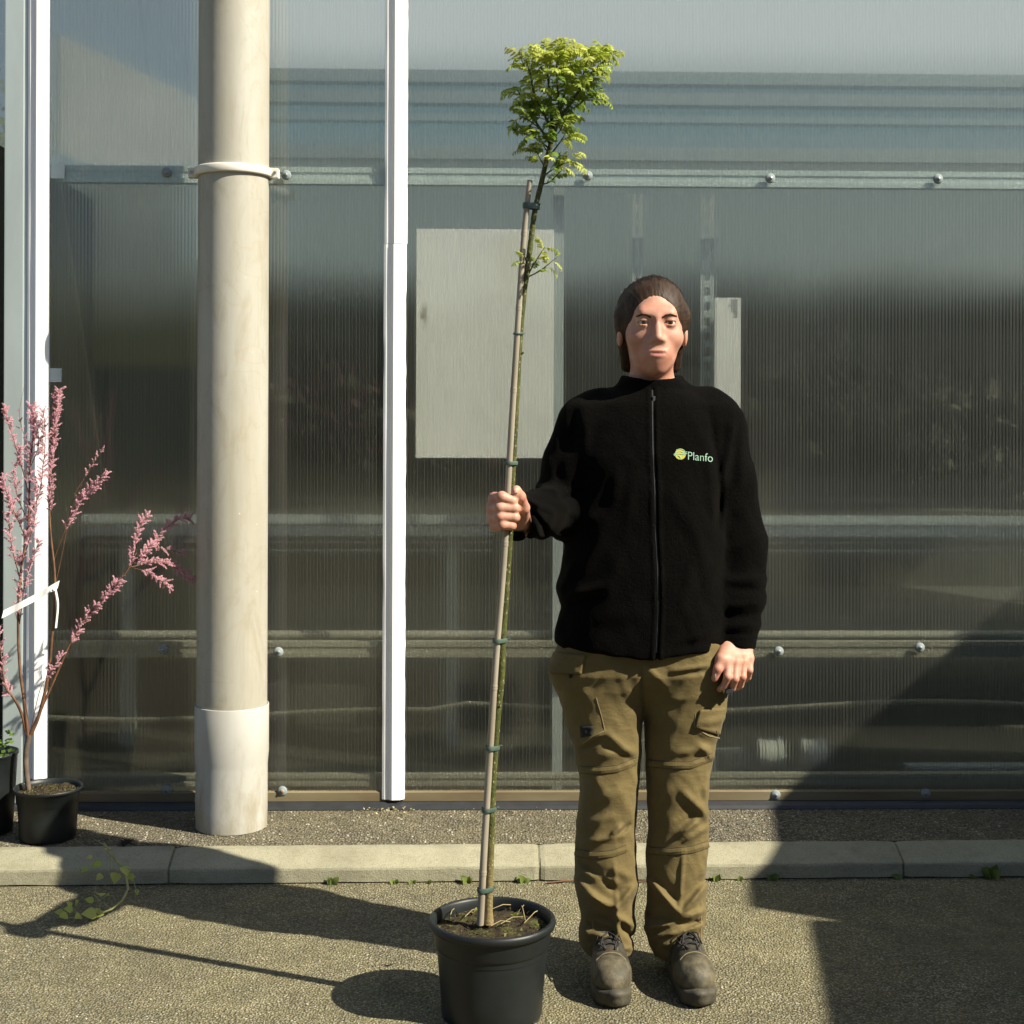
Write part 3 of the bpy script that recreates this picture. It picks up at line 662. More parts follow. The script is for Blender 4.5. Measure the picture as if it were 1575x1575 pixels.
def surface(fn, lo, hi, h, name):
    """surface nets on a sparse grid -> mesh"""
    lo = np.array(lo, float); B = 8; nb = np.ceil((np.array(hi) - lo) / (h * B)).astype(int); n = nb * B + 1
    V = np.full(n, 1.0, np.float32)
    bi = np.stack(np.meshgrid(*[np.arange(k) for k in nb], indexing='ij'), -1).reshape(-1, 3)
    ctr = lo + (bi + .5) * B * h
    dc = np.concatenate([fn(ctr[i:i + 400]) for i in range(0, len(ctr), 400)])
    inside = dc < 0
    for b in bi[inside]: V[b[0]*B:b[0]*B+B+1, b[1]*B:b[1]*B+B+1, b[2]*B:b[2]*B+B+1] = -1
    act = bi[np.abs(dc) < h * B * 1.35 + .012]
    off = np.stack(np.meshgrid(*[np.arange(B + 1)] * 3, indexing='ij'), -1).reshape(-1, 3)
    for i in range(0, len(act), 40):
        ch = act[i:i + 40]; idx = (ch[:, None, :] * B + off[None]).reshape(-1, 3)
        d = fn(lo + idx * h); V[idx[:, 0], idx[:, 1], idx[:, 2]] = d
    S_ = V < 0
    c = np.zeros(np.array(V.shape) - 1, np.uint8)
    for dx in (0, 1):
        for dy in (0, 1):
            for dz in (0, 1): c += S_[dx:c.shape[0]+dx, dy:c.shape[1]+dy, dz:c.shape[2]+dz]
    cells = np.argwhere((c > 0) & (c < 8)); cid = np.full(c.shape, -1, np.int32); cid[tuple(cells.T)] = np.arange(len(cells))
    acc = np.zeros((len(cells), 3)); cnt = np.zeros(len(cells))
    cor = [(x, y, z) for x in (0, 1) for y in (0, 1) for z in (0, 1)]
    for a in cor:
        for ax in range(3):
            if a[ax]: continue
            b = list(a); b[ax] = 1
            va = V[tuple((cells + a).T)]; vb = V[tuple((cells + b).T)]; mk = (va < 0) != (vb < 0)
            t = np.where(mk, va / np.where(mk, va - vb, 1), 0)
            pt = np.array(a, float)[None] + t[:, None] * (np.array(b) - np.array(a))[None]
            acc[mk] += pt[mk]; cnt[mk] += 1
    verts = lo + (cells + acc / cnt[:, None]) * h
    quads = []
    for ax in range(3):
        u, v = [(1, 2), (2, 0), (0, 1)][ax]
        s0 = [slice(None)] * 3; s1 = [slice(None)] * 3; s0[ax] = slice(0, -1); s1[ax] = slice(1, None)
        A, Bq = S_[tuple(s0)], S_[tuple(s1)]; e = np.argwhere(A != Bq)
        ok = (e[:, u] > 0) & (e[:, v] > 0) & (e[:, u] < c.shape[u]) & (e[:, v] < c.shape[v]); e = e[ok]
        fl = A[tuple(e.T)]
        def at(du, dv):
            q = e.copy(); q[:, u] -= du; q[:, v] -= dv; return cid[tuple(q.T)]
        q = np.stack([at(1, 1), at(0, 1), at(0, 0), at(1, 0)], 1); q[~fl] = q[~fl][:, ::-1]; quads.append(q)
    quads = np.concatenate(quads); quads = quads[(quads >= 0).all(1)]
    me = bpy.data.meshes.new(name); me.vertices.add(len(verts)); me.vertices.foreach_set('co', verts.ravel())
    me.loops.add(quads.size); me.loops.foreach_set('vertex_index', quads.ravel().astype(np.int32))
    me.polygons.add(len(quads)); me.polygons.foreach_set('loop_start', np.arange(0, quads.size, 4, dtype=np.int32))
    me.polygons.foreach_set('use_smooth', np.ones(len(quads), bool)); me.update(calc_edges=True); me.validate()
    return me
def V3(px, py, Y): return np.array(P(px, py, Y))
def march(fn, px, py, y0=2.6):
    """points of a surface met by the straight lines from the camera through picture points"""
    px = np.atleast_1d(np.array(px, float)); py = np.atleast_1d(np.array(py, float))
    d = np.array([np.array(ray(a, b).normalized()) for a, b in zip(px, py)]); o = np.array(CAM); t = np.full(len(px), y0)
    best = np.full(len(px), 9.); bt = t.copy()
    for _ in range(70):
        f = fn(o + d * t[:, None]); k = np.abs(f) < best; best[k] = np.abs(f)[k]; bt[k] = t[k]
        t = np.minimum(t + np.clip(f, -.02, .05) * .8, 4.2)
    return o + d * bt[:, None]
def nrm(fn, p, e=.002):
    g = np.stack([fn(p + np.array(v) * e) - fn(p - np.array(v) * e) for v in ((1,0,0),(0,1,0),(0,0,1))], 1)
    return g / (np.linalg.norm(g, axis=1, keepdims=True) + 1e-9)
def patch(fn, quad, nu, nv, thick, edge=.0, name='patch', wob=0, step=1, lift=.0):
    """a sewn-on piece: a grid over the picture quad (tl, tr, br, bl) laid on the surface and given thickness"""
    tl, tr, br, bl = [np.array(q, float) for q in quad]
    U, W = np.meshgrid(np.linspace(0, 1, nu), np.linspace(0, 1, nv))
    pt = (tl*(1-U)[..., None] + tr*U[..., None])*(1-W)[..., None] + (bl*(1-U)[..., None] + br*U[..., None])*W[..., None]
    q = march(fn, pt[..., 0].ravel(), pt[..., 1].ravel()); nn = nrm(fn, q, .006)
    top = q + nn * (thick + lift); bot = q - nn * .003; k = nu * nv
    fs = []
    for j in range(nv - 1):
        for i in range(nu - 1):
            a = j*nu+i; fs.append((a, a+nu, a+nu+1, a+1)); fs.append((k+a, k+a+1, k+a+nu+1, k+a+nu))
    rim = [i for i in range(nu)] + [j*nu+nu-1 for j in range(1, nv)] + [(nv-1)*nu+i for i in range(nu-2, -1, -1)] + [j*nu for j in range(nv-2, 0, -1)]
    for a, b in zip(rim, rim[1:] + rim[:1]): fs.append((a, b, k+b, k+a))
    mb = MB(); mb.add(list(top) + list(bot), fs, 0, True); return mb
def ribbon(fn, pts, width_px, thick, seg=4, name='ribbon', lift=0):
    """a strip laid along a picture polyline on the surface"""
    pts = np.array(pts, float); L = np.r_[0, np.cumsum(np.linalg.norm(np.diff(pts, axis=0), axis=1))]
    n = max(2, int(L[-1] / seg)); t = np.linspace(0, L[-1], n); x = np.interp(t, L, pts[:, 0]); y = np.interp(t, L, pts[:, 1])
    tx, ty = np.gradient(x), np.gradient(y); l = np.hypot(tx, ty); nx, ny = -ty/l, tx/l
    a = march(fn, x + nx*width_px/2, y + ny*width_px/2); b = march(fn, x - nx*width_px/2, y - ny*width_px/2); cmid = march(fn, x, y)
    na, nb_, nc = nrm(fn, a, .006), nrm(fn, b, .006), nrm(fn, cmid, .006)
    rows = [a - na*.002, a + na*(thick*.6+lift), cmid + nc*(thick+lift), b + nb_*(thick*.6+lift), b - nb_*.002]; k = 5
    vs = [rows[q][i] for i in range(n) for q in range(k)]
    fs = [(i*k+q, i*k+(q+1) % k, (i+1)*k+(q+1) % k, (i+1)*k+q) for i in range(n-1) for q in range(k)] + [tuple(range(k)), tuple(range((n-1)*k+k-1, (n-1)*k-1, -1))]
    mb = MB(); mb.add(vs, fs, 0, False); return mb
def pxof(p):
    v = p - np.array(CAM); dz = v @ np.array(cF); return 787.5 + FPX*(v @ np.array(cR))/dz, YH - FPX*(v @ np.array(cU))/dz
def folds(p, lst, front=None):
    """sum of soft ridges drawn in the picture plane of the figure: (x1, y1, x2, y2, width, height)"""
    px, py = pxof(p); out = np.zeros(len(p))
    for x1, y1, x2, y2, w_, h in lst:
        if px.max() < min(x1, x2) - 3*w_ or px.min() > max(x1, x2) + 3*w_ or py.max() < min(y1, y2) - 3*w_ or py.min() > max(y1, y2) + 3*w_: continue
        dx, dy = x2-x1, y2-y1; t = np.clip(((px-x1)*dx + (py-y1)*dy) / (dx*dx+dy*dy), 0, 1)
        d = np.hypot(px-x1-t*dx, py-y1-t*dy); out += h * np.exp(-(d/w_)**2) * (1 - .55*np.abs(2*t-1)**3)
    if front is not None: out *= np.clip((front - p[:, 1]) / .03 + .5, 0, 1)
    return out
def wnoise(p, f, seed=0.0):
    """cheap smooth noise made of sines"""
    x, y, z = p[:, 0]*f, p[:, 1]*f, p[:, 2]*f
    return (np.sin(x*1.7 + 1.3*np.sin(y*1.1 + seed) + seed) * np.sin(z*1.3 + 1.7*np.sin(x*.9 + seed*2)) + np.sin(y*2.1 + z*1.9 + seed*3 + np.sin(x*2.3)) * .5) * .66

# ================================================================ the person
BY = 3.36                                                      # depth of the body
person = empty('person', P(995, 1530, 3.33) * 1.0, 'person in black fleece and olive work trousers holding the staked tree', 'person')
person.location.z = 0
def C3(x, y, Y): return V3(x, y, Y)
# ---- face and head
hc = C3(1004, 506, BY)
def H(x, y, z): return hc + np.array((x, y, z))
HEAD = [Ell(H(0, .012, .030), (.073, .092, .084), .02), Ell(H(0, -.018, -.028), (.0585, .074, .076), .03),
        Ell(H(0, -.040, -.074), (.036, .042, .032), .03), Ell(H(0, -.064, -.094), (.015, .016, .013), .025),
        Ell(H(.038, -.052, -.024), (.026, .026, .024), .02), Ell(H(-.038, -.052, -.024), (.026, .026, .024), .02),
        Cap(H(-.030, -.077, .030), H(.030, -.077, .030), .012, k=.025),
        Cap(H(0, -.086, .018), H(0, -.101, -.026), .0068, .0100, k=.014), Ell(H(.0115, -.093, -.031), (.0085, .010, .0075), .008), Ell(H(-.0115, -.093, -.031), (.0085, .010, .0075), .008),
        Ell(H(0, -.078, -.060), (.028, .016, .022), .02),
        Ell(H(.076, .010, -.012), (.008, .017, .030), .008), Ell(H(-.076, .010, -.012), (.008, .017, .030), .008),
        Cap(H(0, .022, -.07), H(0, .035, -.20), .047, .054, k=.03)]
LIPS = [Ell(H(0, -.0905, -.0575), (.021, .0075, .0042), .004), Ell(H(0, -.0900, -.0665), (.018, .0080, .0052), .004)]
EYEC = [H(s * .0305, -.0755, .010) for s in (-1, 1)]
def head_fn(p, d):
    for e in EYEC: d = smax(d, -(np.linalg.norm((p - (e + np.array((0, -.018, 0)))) / np.array((1.55, 1, .85)), axis=1) - .0115), .012)
    for e in EYEC:
        q = p - e; lid = np.linalg.norm(q, axis=1) - .0146
        op = np.abs(q[:, 2] + .0012 - .08*np.abs(q[:, 0])) - .0040*np.sqrt(np.clip(1 - (q[:, 0]/.0142)**2, 0, 1)); op = np.where((np.abs(q[:, 0]) < .0142) & (q[:, 1] < -.002), op, .01)
        d = smin(d, smax(lid, -op, .0015), .006)
    for q in LIPS: d = smin(d, q(p), .006)
    mouth = Cap(H(-.021, -.099, -.0622), H(.021, -.099, -.0622), .0026)(p)
    d = smax(d, -mouth, .004)
    for s in (-1, 1): d = smax(d, -(np.linalg.norm(p - H(s*.0065, -.104, -.0385), axis=1) - .0036), .003)
    return d
# ---- right hand: a fist round the stake and the stem
HY = 3.06
FIST = []
def chain(pts, rs, k=.004, first=None):
    for i in range(len(pts) - 1):
        FIST.append(Cap(pts[i], pts[i+1], rs[i], rs[i+1], k if not (i == 0 and first) else first))
for i, (y, xl, xr_) in enumerate([(765.5, 762, 794), (780.5, 759, 797.5), (794.5, 759.5, 797), (807.5, 763, 792)]):
    r = (.0112, .0114, .0108, .0098)[i]
    mcp = C3(xl - 1.5, y + 1.5, HY + .012); pip = C3(xl + 10, y - (1.5 if i == 0 else 0), HY - .026); dip = C3(xr_ - 6, y + (5 if i == 0 else 1), HY - .022)
    tip = C3(xr_ - 4, y + (6 if i == 0 else 1.5), HY + .006); tip2 = C3(xr_ - 12, y + 2.5, HY + .020)
    chain([mcp, pip, dip, tip, tip2], [r * 1.02, r * 1.05, r * .98, r * .92, r * .82], .0028, .005)
    FIST.append(Cap(mcp, C3(792, 797, HY + .085), r * 1.08, .017, .012))
FIST.append(Cap(C3(780, 785, HY + .045), C3(795, 795, HY + .09), .022, .024, .02))
chain([C3(804, 800, HY + .08), C3(805.5, 781, HY + .022), C3(800.5, 764, HY - .006), C3(794.5, 753.5, HY - .018)], [.017, .0128, .0112, .0098], .005, .012)
FIST.append(Ell(C3(793, 757, HY - .022), (.0092, .009, .0122), .004))
WR = C3(806, 806, HY + .13)
FIST.append(Cap(C3(795, 796, HY + .085), WR, .023, .026, .02))
# ---- left hand: hanging, fingers curled
LH = []
def lchain(pts, rs, k=.004, first=.01):
    for i in range(len(pts) - 1): LH.append(Cap(pts[i], pts[i+1], rs[i], rs[i+1], first if i == 0 else k))
LW = C3(1136, 980, 3.335)
for i, (m_, p_, d_, t_, r) in enumerate([((1120.5, 1016, 3.272), (1119, 1041, 3.250), (1114, 1055, 3.262), (1107, 1059.5, 3.282), .0094),
                             ((1132.0, 1018, 3.274), (1130.5, 1044, 3.254), (1126, 1058, 3.270), (1119.5, 1061.5, 3.290), .0097),
                             ((1143.5, 1017, 3.282), (1142, 1041, 3.266), (1138.5, 1054, 3.282), (1132.5, 1058, 3.300), .0093),
                             ((1153.0, 1012, 3.296), (1153, 1031, 3.284), (1150.5, 1042, 3.300), (1146, 1046, 3.316), .0082)]):
    A, B_, C_, D_ = C3(*m_), C3(*p_), C3(*d_), C3(*t_)
    lchain([A, B_, C_, D_], [r * 1.06, r * 1.0, r * .9, r * .8], .0025, .0035)
    LH.append(Cap(LW + np.array(((i - 1.5) * .009, 0, -.012)), A, .016, r * 1.10, .010))
lchain([C3(1117, 997, 3.30), C3(1109, 1014, 3.268), C3(1104, 1029, 3.258), C3(1099.5, 1043, 3.262)], [.019, .0128, .0104, .0088], .005, .02)
LH.append(Ell(C3(1134, 1005, 3.304), (.028, .016, .028), .012))
LH.append(Cap(LW + np.array((0, .01, .05)), LW + np.array((0, -.008, -.02)), .027, .025, .02))
# ---- the slim body inside the clothes carries head, hands and feet as one surface
def J(x, y, Y): return C3(x, y, Y)
neck, chest, pelv = J(1003, 610, BY + .03), J(1000, 680, BY + .02), J(992, 960, BY + .01)
BODY = [Cap(neck, chest, .06, .09, .05), Cap(chest, J(992, 830, BY + .01), .105, .10, .05), Cap(J(992, 830, BY + .01), pelv, .10, .11, .05),
        Cap(J(905, 655, BY + .02), J(1098, 655, BY + .02), .045, k=.04)]
for a, b, c_, wv in ((J(893, 662, BY+.02), J(856, 785, BY+.01), WR, .026), (J(1108, 662, BY+.02), J(1139, 825, BY + .02), LW + np.array((0, .01, .05)), .027)):
    BODY += [Cap(a, b, .044, .037, .03), Cap(b, c_, .037, wv, .02)]
for a, b, c_ in ((J(940, 985, BY), J(936, 1230, BY + .01), J(937, 1480, 3.395)), (J(1050, 985, BY), J(1046, 1230, BY + .01), J(1042, 1480, 3.395))):
    BODY += [Cap(a, b, .062, .048, .04), Cap(b, c_, .046, .027, .03), Cap(c_, c_ + np.array((.002, -.10, -.035)), .026, .020, .02)]
ALLB = BODY + HEAD + FIST + LH
hlo, hhi = hc - .16, hc + .16
def body_fn(p):
    d = union(ALLB, p)
    lo, hi = p.min(0), p.max(0)
    if (hi > hlo).all() and (lo < hhi).all(): d = head_fn(p, d)
    return d
def skinmat():
    t = NT('skin'); p = t.pos()
    c = t.mix(t.ramp(t.noise(p, 22, 4, .6), [(.35, 0.), (.7, 1.)]), (.47, .255, .18), (.40, .175, .12))
    c = t.mix(t.ramp(t.noise(p, 300, 3), [(.5, 0.), (.8, .35)]), c, (.33, .14, .09))
    c = t.mix(t.ramp(t.noise(p, 48, 3, .6), [(.52, 0.), (.75, .4)]), c, (.46, .17, .13))
    # warmer knuckles, nose and cheeks where blood shows through
    b = t.bsdf(Base_Color=c, Roughness=.5, **{'Specular_IOR_Level': .35, 'Subsurface_Weight': .12, 'Subsurface_Scale': .01})
    t.set(b, 'Subsurface Radius', (1, .35, .2))
    t.set(b, 'Normal', t.bump(t.noise(p, 420, 4, .6), .0006))
    return t.done(b.outputs[0])
M_skin = skinmat(); M_lip = simple('lip', (.40, .15, .12), .42, .1, 60)
lo = np.array((P(740, 700, 3.0).x - .02, 2.98, .03)); hi = np.array((P(1185, 700, BY).x + .02, 3.53, P(1000, 405, BY).z))
me = surface(body_fn, lo, hi, .0025, 'body')
body = link_mesh('body', me, [M_skin, M_lip], person)
co = np.zeros(len(me.polygons) * 3); me.polygons.foreach_get('center', co); co = co.reshape(-1, 3)
mi = ((union(LIPS, co) < .0012) & (co[:, 1] < hc[1] - .07)).astype(np.int32); me.polygons.foreach_set('material_index', mi)
# eyes, brows
M_nail = simple('nail', (.55, .33, .26), .3, .05, 60)
for qd in (((1096.6, 1037), (1101.4, 1036.4), (1101.2, 1043), (1097.2, 1043.4)), ((789.6, 752.5), (795.0, 750.8), (796.2, 758.6), (791.0, 759.6)), ((1107.5, 1056), (1112, 1055), (1111, 1060), (1107.5, 1061))):
    patch(body_fn, qd, 5, 5, .0006).build('nail', M_nail, body)
M_eye = simple('eye_white', (.42, .40, .38), .15, .03, 40); M_iris = simple('iris', (.07, .05, .03), .15, .3, 300); M_pup = simple('pupil', (.006, .006, .006), .1, 0, 10)
for e in EYEC:
    mb = MB(); n = 20; rows = [(a, .0118) for a in [.02, .20, .215, .36, .50, .515, .7, .9, 1.1, 1.3, 1.5, 1.7, 2.0, 2.4, 2.8, 3.14]]; vs = []; k = len(rows)
    for a, r in rows:
        for j in range(n): q = 2*math.pi*j/n; vs.append(e + np.array((r*math.sin(a)*math.cos(q), -r*math.cos(a), r*math.sin(a)*math.sin(q))))
    fs = [(i*n+j, i*n+(j+1) % n, (i+1)*n+(j+1) % n, (i+1)*n+j) for i in range(k-1) for j in range(n)] + [tuple(range(n))]
    mb.add(vs, fs, 0, True); mb.mi = [(2 if f[0] < 1*n or len(f) > 4 else 1 if f[0] < 5*n else 0) for f in mb.f]
    mb.build('eye', [M_eye, M_iris, M_pup], body)
# ---- hair, drawn back
HAIRC = H(0, .022, .036)
def hair_fn(p):
    q = p - HAIRC
    a = Ell(H(0, .020, .034), (.083, .098, .090))(p)
    a = smin(a, Cap(H(0, .075, -.02), H(0, .085, -.10), .052, .045)(p), .04)
    a = smin(a, Ell(H(.0, .115, .03), (.034, .034, .038))(p), .015)
    for s in (-1, 1): a = smin(a, Cap(H(s*.070, .004, .03), H(s*.056, .048, -.085), .018, .016)(p), .025)
    fr = Ell(H(0, -.100, -.046), (.0625, .098, .112))(p)
    a = smax(a, -fr, .016)
    th = np.arctan2(q[:, 0], q[:, 2] + .03); 
    a = a - .0003*np.sin(th*41 + 5*np.sin(q[:, 1]*28) + 2*np.sin(th*9)) - .0003*np.sin(th*103 + 7*np.sin(q[:, 1]*17)) - .003*wnoise(p, 16, 3.)
    return a
me = surface(hair_fn, hc - np.array((.12, .14, .16)), hc + np.array((.12, .19, .15)), .0028, 'hair')
def hairmat():
    t = NT('hair_brown'); p = t.pos()
    n = t.noise(t.scale(p, (1, .25, .25)), 160, 4, .6)
    c = t.mix(t.ramp(n, [(.3, 0.), (.7, 1.)]), (.013, .0075, .005), (.046, .025, .014))
    b = t.bsdf(Base_Color=c, Roughness=.55, **{'Specular_IOR_Level': .2}); t.set(b, 'Normal', t.bump(n, .0015)); return t.done(b.outputs[0])
M_hair = hairmat()
hair = link_mesh('hair', me, M_hair, person)
hs = MB(); rg = np.random.default_rng(6); NS, NP = 2600, 8
th = rg.uniform(-2.15, 2.15, NS); lat = rg.uniform(0, 1, NS)[:, None]
# each strand starts on the hairline or over the crown and runs back to the knot
st = np.stack([np.sin(th)*.078, -.060*np.maximum(0, np.cos(th))**.6 + .012 - .02*(1 - np.abs(np.sin(th))), np.cos(th)*.100 + .002 - .012*(np.abs(th) < 1.2)], 1)
en = np.stack([rg.uniform(-.022, .022, NS), np.full(NS, .118), rg.uniform(-.01, .03, NS)], 1)
p0 = st*(1 - lat*.75) + np.stack([st[:, 0], np.full(NS, .06), st[:, 2]], 1)*lat*.75
tt = np.linspace(0, 1, NP)[None, :, None]
q = p0[:, None]*(1 - tt) + en[:, None]*tt + np.stack([p0[:, 0]*.55, p0[:, 0]*0, np.maximum(p0[:, 2], 0)*.75], 1)[:, None]*np.sin(np.pi*tt)
q = (H(0, .020, .034) + q).reshape(-1, 3)
lift = rg.uniform(-.001, .0022, NS) + np.where(np.arange(NS) % 23 == 0, rg.uniform(.002, .006, NS), 0)
lf = (lift[:, None]*np.sin(np.pi*np.minimum(1, tt[..., 0]*1.1))).ravel()
for _ in range(3): q = q - nrm(hair_fn, q, .004)*np.clip(hair_fn(q) - lf - .0004, -.03, .03)[:, None]
am = rg.uniform(.0004, .0016, (NS, 1)); wv = rg.uniform(0, 6, (NS, 1)); q = q.reshape(NS, NP, 3); q[..., 0] += am*np.sin(wv + tt[..., 0]*9); q[..., 2] += am*np.cos(wv*2 + tt[..., 0]*7)
for k in range(NS): hs.tube([Vector(v) for v in q[k]], [.0003, .00055, .0006, .0006, .0006, .0006, .0005, .0003], 3, cap=False)
hso = hs.build('hair_strands', M_hair, hair, fix=False); tag(hso, kind='stuff')
for pts in ([(1012.5, 491.5), (1018, 488), (1025, 486.8), (1034, 490)], [(995.5, 491.5), (990, 488), (983, 486.8), (974, 490)]): ribbon(body_fn, [(787.5 + (x - 787.5)*1.0275, 650 - (650 - y)*1.0275 + 1.2) for x, y in pts], 2.6, .0011, 1.5).build('eyebrow', M_hair, body)
for x in (1030.2, 989.2): ribbon(body_fn, [(x - 8.6, 496.6), (x - 4, 494.2), (x + 4, 494.2), (x + 8.6, 496.6)], .9, .0012, 1.2).build('eyelash', M_hair, body)

# ---- fleece jacket
def row(y, xl, xr_, b, Y=BY, Yc=None):
    A, B_ = C3(xl, y, Y), C3(xr_, y, Y); return (A[2], (A[0] + B_[0])/2, Y if Yc is None else Yc, abs(B_[0]-A[0])/2, b)
TORSO = Loft([row(597, 962, 1050, .075, BY, BY+.028), row(606, 938, 1074, .088, BY, BY+.026), row(622, 902, 1104, .102, BY, BY+.02), row(650, 884, 1120, .112, BY, BY+.012), row(700, 876, 1118, .122, BY, BY+.002), row(760, 878, 1114, .128, BY, BY-.004),
              row(830, 873, 1114, .130, BY, BY-.004), row(880, 862, 1115, .134, BY, BY-.002), row(905, 856, 1116, .136), row(940, 860, 1117, .134), row(966, 856, 1117, .132), row(985, 855, 1118, .132), row(1022, 854, 1119, .130)], k=.035, e=.02, pw=2.25)
SH_R, SH_L = C3(898, 648, BY+.012), C3(1104, 646, BY+.014)
ELB_R, CUF_R = C3(862, 782, BY+.005), C3(798, 798, HY+.078)
ELB_L, CUF_L = C3(1139, 838, BY+.018), C3(1133, 988, 3.335)
mid = lambda a, b, t: a + (b - a) * t
JK = [TORSO, Cap(SH_R, mid(SH_R, ELB_R, .5), .062, .063, .04), Cap(mid(SH_R, ELB_R, .5), ELB_R, .064, .063, .03), Cap(ELB_R, mid(ELB_R, CUF_R, .5), .057, .052, .03), Cap(mid(ELB_R, CUF_R, .5), CUF_R, .052, .049, .02),
      Cap(SH_L, mid(SH_L, ELB_L, .5), .060, .059, .04), Cap(mid(SH_L, ELB_L, .5), ELB_L, .060, .058, .03), Cap(ELB_L, mid(ELB_L, CUF_L, .5), .058, .062, .03), Cap(mid(ELB_L, CUF_L, .5), CUF_L, .060, .047, .02),
      Cap(C3(925, 624, BY+.026), C3(1084, 622, BY+.026), .042, .042, .04)]
NKC = np.array(H(0, .022, -.115)); NK0, NK1 = C3(1004, 632, BY)[2], C3(1004, 575, BY)[2]
COLLAR = Loft([(NK0 - .02, NKC[0], NKC[1]+.008, .098, .098), (NK0, NKC[0], NKC[1]+.006, .084, .086), ((NK0+NK1)/2, NKC[0], NKC[1]+.002, .072, .078), (NK1 - .004, NKC[0], NKC[1], .070, .077)], k=.05, e=.006)
def cr5(lst): return [(700+a/3.029, 560+b/3.029, 700+c/3.029, 560+d/3.029, w_/3.029, h) for a, b, c, d, w_, h in lst]
JF = cr5([(1180, 190, 1235, 560, 18, -.006), (1235, 560, 1225, 760, 16, -.010), (1300, 240, 1250, 560, 22, .008), (1345, 240, 1330, 560, 24, .006), (1180, 470, 1215, 720, 24, .005),
          (600, 200, 610, 420, 26, .006), (560, 230, 540, 420, 20, -.006), (760, 500, 740, 640, 26, .006), (1010, 600, 1080, 760, 30, .005), (830, 520, 800, 760, 26, .005), (1080, 640, 1190, 1000, 30, .006),
          (700, 760, 560, 1000, 40, .009), (560, 760, 660, 700, 26, .007), (500, 1130, 680, 1080, 20, -.010), (520, 1090, 700, 1030, 24, .010), (640, 1190, 860, 1160, 40, .006), (480, 1060, 560, 900, 26, .007), (1100, 1290, 1230, 1230, 18, .011), (1000, 1330, 1180, 1290, 18, -.006), (980, 1250, 1200, 1130, 36, .008), (760, 900, 700, 1120, 34, .006), (1120, 900, 1060, 1120, 34, .006),
          (1280, 1010, 1450, 1000, 24, .010), (1300, 1050, 1440, 1055, 18, -.008), (1270, 1130, 1430, 1110, 22, .011), (1280, 1180, 1420, 1165, 16, -.007), (1270, 1225, 1425, 1215, 20, .009), (1265, 1255, 1410, 1262, 8, -.004), (1230, 1300, 1400, 1330, 12, .004), (1290, 700, 1400, 640, 26, .006), (1280, 860, 1440, 800, 26, .006), (1300, 560, 1390, 470, 24, .006),
          (345, 640, 330, 830, 10, -.010), (310, 690, 280, 800, 14, .008), (350, 640, 465, 690, 14, .012), (360, 680, 440, 800, 14, -.012), (465, 690, 420, 810, 18, .006), (370, 720, 400, 820, 16, .008), (480, 640, 560, 700, 22, .008), (470, 810, 540, 800, 14, .007),
          (420, 420, 470, 600, 26, .006), (520, 330, 480, 520, 26, -.006), (380, 560, 520, 600, 20, .008), (430, 640, 590, 600, 18, -.006)])
ZIP = [(1004, 600), (1004.5, 650), (1005, 692), (1008, 758), (1009, 824), (1012, 873), (1013, 939), (1010, 1008)]
zx = np.array(ZIP, float)
def jacket_fn(p):
    d = union(JK, p, .09)
    # hem: cut on a slightly tilted plane, gathered by a drawstring
    hemz = C3(990, 988, BY)[2] - .018*np.clip((BY - p[:, 1])/.13, -1, 1) + .006*np.sin((p[:, 0])*26 + 1)
    arm = np.abs(p[:, 0] - CUF_L[0]) < .062
    armf = np.clip((p[:, 0] - C3(1101, 990, BY)[0]) / .012, 0, 1)
    d = smax(d, np.where(armf > .5, -1, hemz - p[:, 2]), .012)
    # sleeve ends: open mouths
    for c_, e, r in ((CUF_R, ELB_R, .0), (CUF_L, ELB_L, .0)):
        ax = (c_ - e) / np.linalg.norm(c_ - e); s = (p - c_) @ ax; far = np.linalg.norm(p - c_ - s[:, None]*ax, axis=1)
        d = np.where(far < .10, smax(d, s - .012, .008), d)
        hole = np.maximum(far - .034, -(s + .030)); d = np.where(far < .1, smax(d, -hole, .008), d)
    # collar mouth
    nk = NKC; far = np.hypot(p[:, 0] - nk[0], p[:, 1] - nk[1]); top = NK1 + .012*(p[:, 1] - NKC[1])/.075 - .004
    c_ = smax(COLLAR(p), p[:, 2] - top, .006); d = smin(d, c_, .03)
    hole = np.maximum(Ell((NKC[0], NKC[1], NK1), (.059, .066, .12))(p), -(p[:, 2] - NK0 + .0)); d = smax(d, -hole, .005)
    d = d - folds(p, JF, BY + .02) * .8 - .0025*wnoise(p, 21, 1.0) - .0012*wnoise(p, 47, 2.2)
    # zip groove
    px, py = pxof(p); xz = np.interp(py, zx[:, 1], zx[:, 0]); fr = (p[:, 1] < BY - .05)
    d = d + fr*(.0035*np.exp(-((px - xz)/2.2)**2) - .0035*np.exp(-((np.abs(px - xz) - 6)/2.6)**2)) * ((py > 596) & (py < 1015))
    return d
def fleece():
    t = NT('black_fleece'); p = t.pos()
    c = t.mix(t.ramp(t.noise(p, 120, 5, .7), [(.35, 0.), (.7, 1.)]), (.0009, .0008, .0007), (.0021, .0019, .0016))
    c = t.mix(t.ramp(t.vor(p, 55), [(.025, .8), (.045, 0.)]), c, (.05, .05, .045))
    b = t.bsdf(Base_Color=c, Roughness=.95, **{'Specular_IOR_Level': .05, 'Sheen_Weight': .012, 'Sheen_Roughness': .5})
    t.set(b, 'Sheen Tint', (.8, .7, .55))
    t.set(b, 'Normal', t.bump(t.math('ADD', t.noise(p, 520, 4, .7), t.math('MULTIPLY', t.noise(p, 130, 3), 1.2)), .0022)); return t.done(b.outputs[0])
M_fleece = fleece()
jlo = np.array((P(755, 700, 3.0).x - .06, 3.05, .66)); jhi = np.array((P(1195, 700, BY).x + .02, 3.54, P(1000, 575, BY).z))
